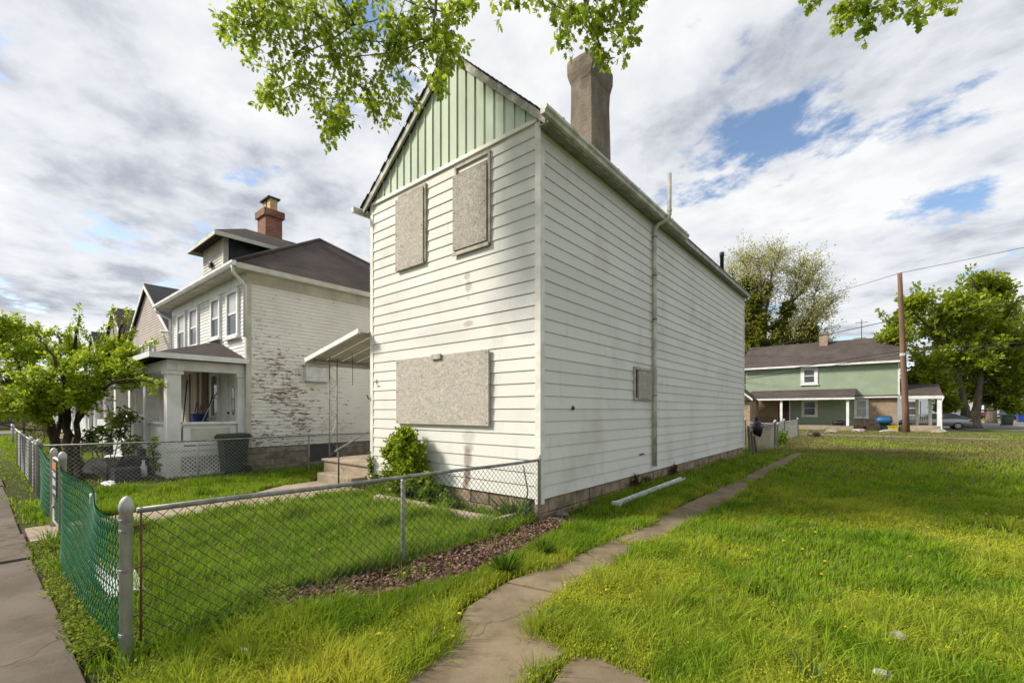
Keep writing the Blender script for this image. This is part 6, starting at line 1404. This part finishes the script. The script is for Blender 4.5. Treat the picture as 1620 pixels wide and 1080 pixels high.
# coarse tufts standing out of the sward
x_, y_, d_ = sample(5200, 1.9, 16, 1.35); k = (fbm(x_+11, y_+4, .9) > .46) & ((x_ > .0) | (x_ > -8.2)); x_, y_, d_ = x_[k], y_[k], d_[k]
nb_ = 46; hh = np.repeat(rng.uniform(.09,.20,len(x_))*np.where(x_ < .1, 1.15, 1.0), nb_); tx = np.repeat(x_, nb_)+rng.normal(0,.045,len(hh)); ty = np.repeat(y_, nb_)+rng.normal(0,.045,len(hh)); dd_ = np.repeat(d_, nb_)
ox, oy = tx-np.repeat(x_, nb_), ty-np.repeat(y_, nb_); n = len(tx); a = rng.uniform(0,6.28,n); w = (.0015+.00045*dd_)*rng.uniform(.7,1.4,n); cx_, cy_ = np.cos(a)*w, np.sin(a)*w; h_ = hh*rng.uniform(.5,1.1,n)
lx, ly = ox*1.6+rng.normal(.015,.03,n), oy*1.6+rng.normal(.01,.03,n); z0 = np.full(n,-.015)
V = np.stack([np.stack([tx-cx_,ty-cy_,z0],1), np.stack([tx+cx_,ty+cy_,z0],1), np.stack([tx+cx_*.8+lx*.35,ty+cy_*.8+ly*.35,h_*.6],1), np.stack([tx-cx_*.8+lx*.35,ty-cy_*.8+ly*.35,h_*.6],1), np.stack([tx+lx,ty+ly,h_],1)],1).reshape(-1,3)
T = (np.arange(n)[:,None,None]*5+np.array([(0,1,2),(0,2,3),(3,2,4)])[None]).reshape(-1,3)
tc_ = np.repeat(rng.random((len(x_),1)), nb_, 0); C = (np.array((0.070,0.165,0.010))*(1-tc_)+np.array((0.22,0.34,0.020))*tc_)*rng.uniform(.75,1.25,(n,1)); yt_ = yellow(tx,ty)[:,None]*.6; C = C*(1-yt_)+np.array((0.42,0.44,0.05))*yt_; tag(np_mesh('grass_tufts', V, T, 'grass_blades', None, np.repeat(C,5,0)), kind='stuff')
# small leafy weeds: chickweed carpets, pavement edge, fence foot
def weeds(name, x, y, d, hmax, ca, cb, size, nl):
    n = len(x); P = []; Dd = []; S = []; C = []; hh = hmax*rng.uniform(.35,1.1,n); cc = (np.array(ca)+(np.array(cb)-np.array(ca))*rng.random((n,1)))
    for k in range(nl):
        a = rng.uniform(0, 6.28, n); r_ = rng.uniform(0,.035,n)*(1+d*.05); f = rng.uniform(.2,1,n)
        P.append(np.stack([x+np.cos(a)*r_, y+np.sin(a)*r_, hh*f],1)); Dd.append(np.stack([np.cos(a), np.sin(a), rng.uniform(.1,.9,n)],1)); S.append(size*rng.uniform(.6,1.3,n)*(1+d*.07)); C.append(cc*rng.uniform(.75,1.3,(n,1)))
    V, T, C = leaves_mesh(np.concatenate(P), np.concatenate(Dd), np.concatenate(S), np.concatenate(C), 'diamond', .45, .2); tag(np_mesh(name, V, T, 'weed_leaf', None, C), kind='stuff')
x_, y_, d_ = sample(90000, 1.8, 14, 1.6); k = rng.random(len(x_)) < yellow(x_,y_)*.9; weeds('chickweed', x_[k], y_[k], d_[k], .10, (0.20,0.27,0.015), (0.44,0.46,0.045), .011, 7)
n = 3000; xe_ = np.concatenate([rng.uniform(-4.3,.5,n//2), rng.uniform(-.3,.55,n//2)]); ye_ = np.concatenate([-5.02+rng.normal(.05,.12,n//2), rng.uniform(-5.1,-3.7,n//2)])
k = (ye_ > SW1-.06+.1*vnoise(xe_,ye_,5)) & ~inpoly(xe_,ye_,FW) & (fbm(xe_+2,ye_,2.2) > .44); weeds('edge_weeds', xe_[k], ye_[k], np.full(k.sum(),3.0), .09, (0.09,0.15,0.015), (0.27,0.31,0.04), .019, 7)
jx_, jy_ = [], []
for (a, b) in ((PL[5],PR[5]),(PL[7],PR[7]),(PR[1],(2.42,-3.6))):
    n = 260; t = rng.random(n)**1.6; t = np.where(rng.random(n) < .5, t, 1-t); keep = vnoise(t*6+a[0]*9, t*0+a[1], 1.0) > .42
    jx_.append((a[0]+(b[0]-a[0])*t+rng.normal(0,.02,n))[keep]); jy_.append((a[1]+(b[1]-a[1])*t+rng.normal(0,.02,n))[keep])
jx_, jy_ = np.concatenate(jx_), np.concatenate(jy_); V, T, C = blades(jx_, jy_, np.full(len(jx_),4.0)); V[:,2] = np.where(V[:,2] > 0, V[:,2]*.55+.01, V[:,2]); tag(np_mesh('joint_grass', V, T, 'grass_blades', None, C), kind='stuff')
# dandelions
dl = [(600,998),(851,766+120),(505,868),(727,968),(716,1003),(1200,868),(1290,840),(1338,990),(1305,885),(1460,760),(1505,745),(1410,735),(1340,750),(1380,745),(1255,862),(1270,868),(1320,745),(1590,760),(1480,800),(1440,880),(1300,905),(1560,812),(640,905),(575,887),(1545,735),(1330,770),(1610,815),(1240,855),(960,930),(1500,1020),(1130,865),(1360,770)]
dproto = None
for (u, v) in dl:
    p = G(u, v, .08)
    if dproto is None:
        m = MB(); m.lathe((0,0,.095), [(.004,-.012),(.015,-.004),(.021,.002),(.018,.008),(.006,.011)], 9); dproto = m.build('dandelion', 'dandelion', None); o = dproto
        s_ = MB().tube([(.01,0,-.02),(.004,0,.05),(0,0,.088)], .0025, 5).build('stem', 'bin_green', o); MATS.setdefault('x', None)
        tag(o, 'yellow dandelion flower in the lawn', 'flower', 'dandelions scattered over the lawns')
    else:
        o = dproto.copy(); COL.objects.link(o)
        c2 = dproto.children[0].copy(); COL.objects.link(c2); c2.parent = o
    o.location = (p[0], p[1], random.uniform(-.02,.01)); o.scale = (.78,)*3
# broad leaved clumps
def rosette(label, u, v, n, L, w, ca):
    p = G(u, v); F_ = Foliage(); a = rng.uniform(0,6.28,n); P = np.tile((p[0],p[1],.02),(n,1)); Dd = np.stack([np.cos(a),np.sin(a),rng.uniform(.5,1.6,n)],1)
    V, T, C = leaves_mesh(P, Dd, L*rng.uniform(.7,1.2,n), np.tile(ca,(n,1))*rng.uniform(.8,1.2,(n,1)), 'diamond', w, .1, .05); o = np_mesh('broadleaf_weed', V, T, 'weed_leaf', None, C); tag(o, label, 'weed')
rosette('strappy pale leaves standing in the lawn near the pale stone', 1285, 1085, 9, .22, .07, (0.13,0.20,0.05)); rosette('broad leaved weed at the corner of the side path', 868, 985, 12, .13, .2, (0.14,0.22,0.03)); rosette('broad leaved weed beside the corner fence post', 352, 1000, 10, .15, .24, (0.17,0.25,0.03)); rosette('lettuce like weed at the end of the mulch strip', 335, 990, 9, .12, .25, (0.19,0.27,0.03))
rosette('long grass tuft bending at the foot of the house corner post', 815, 822, 90, .42, .025, (0.12,0.19,0.03)); rosette('thick grass tuft beside the side path and mulch', 800, 908, 160, .22, .03, (0.07,0.15,0.012)); rosette('second grass tuft along the mulch edge', 860, 880, 140, .20, .03, (0.08,0.16,0.012))
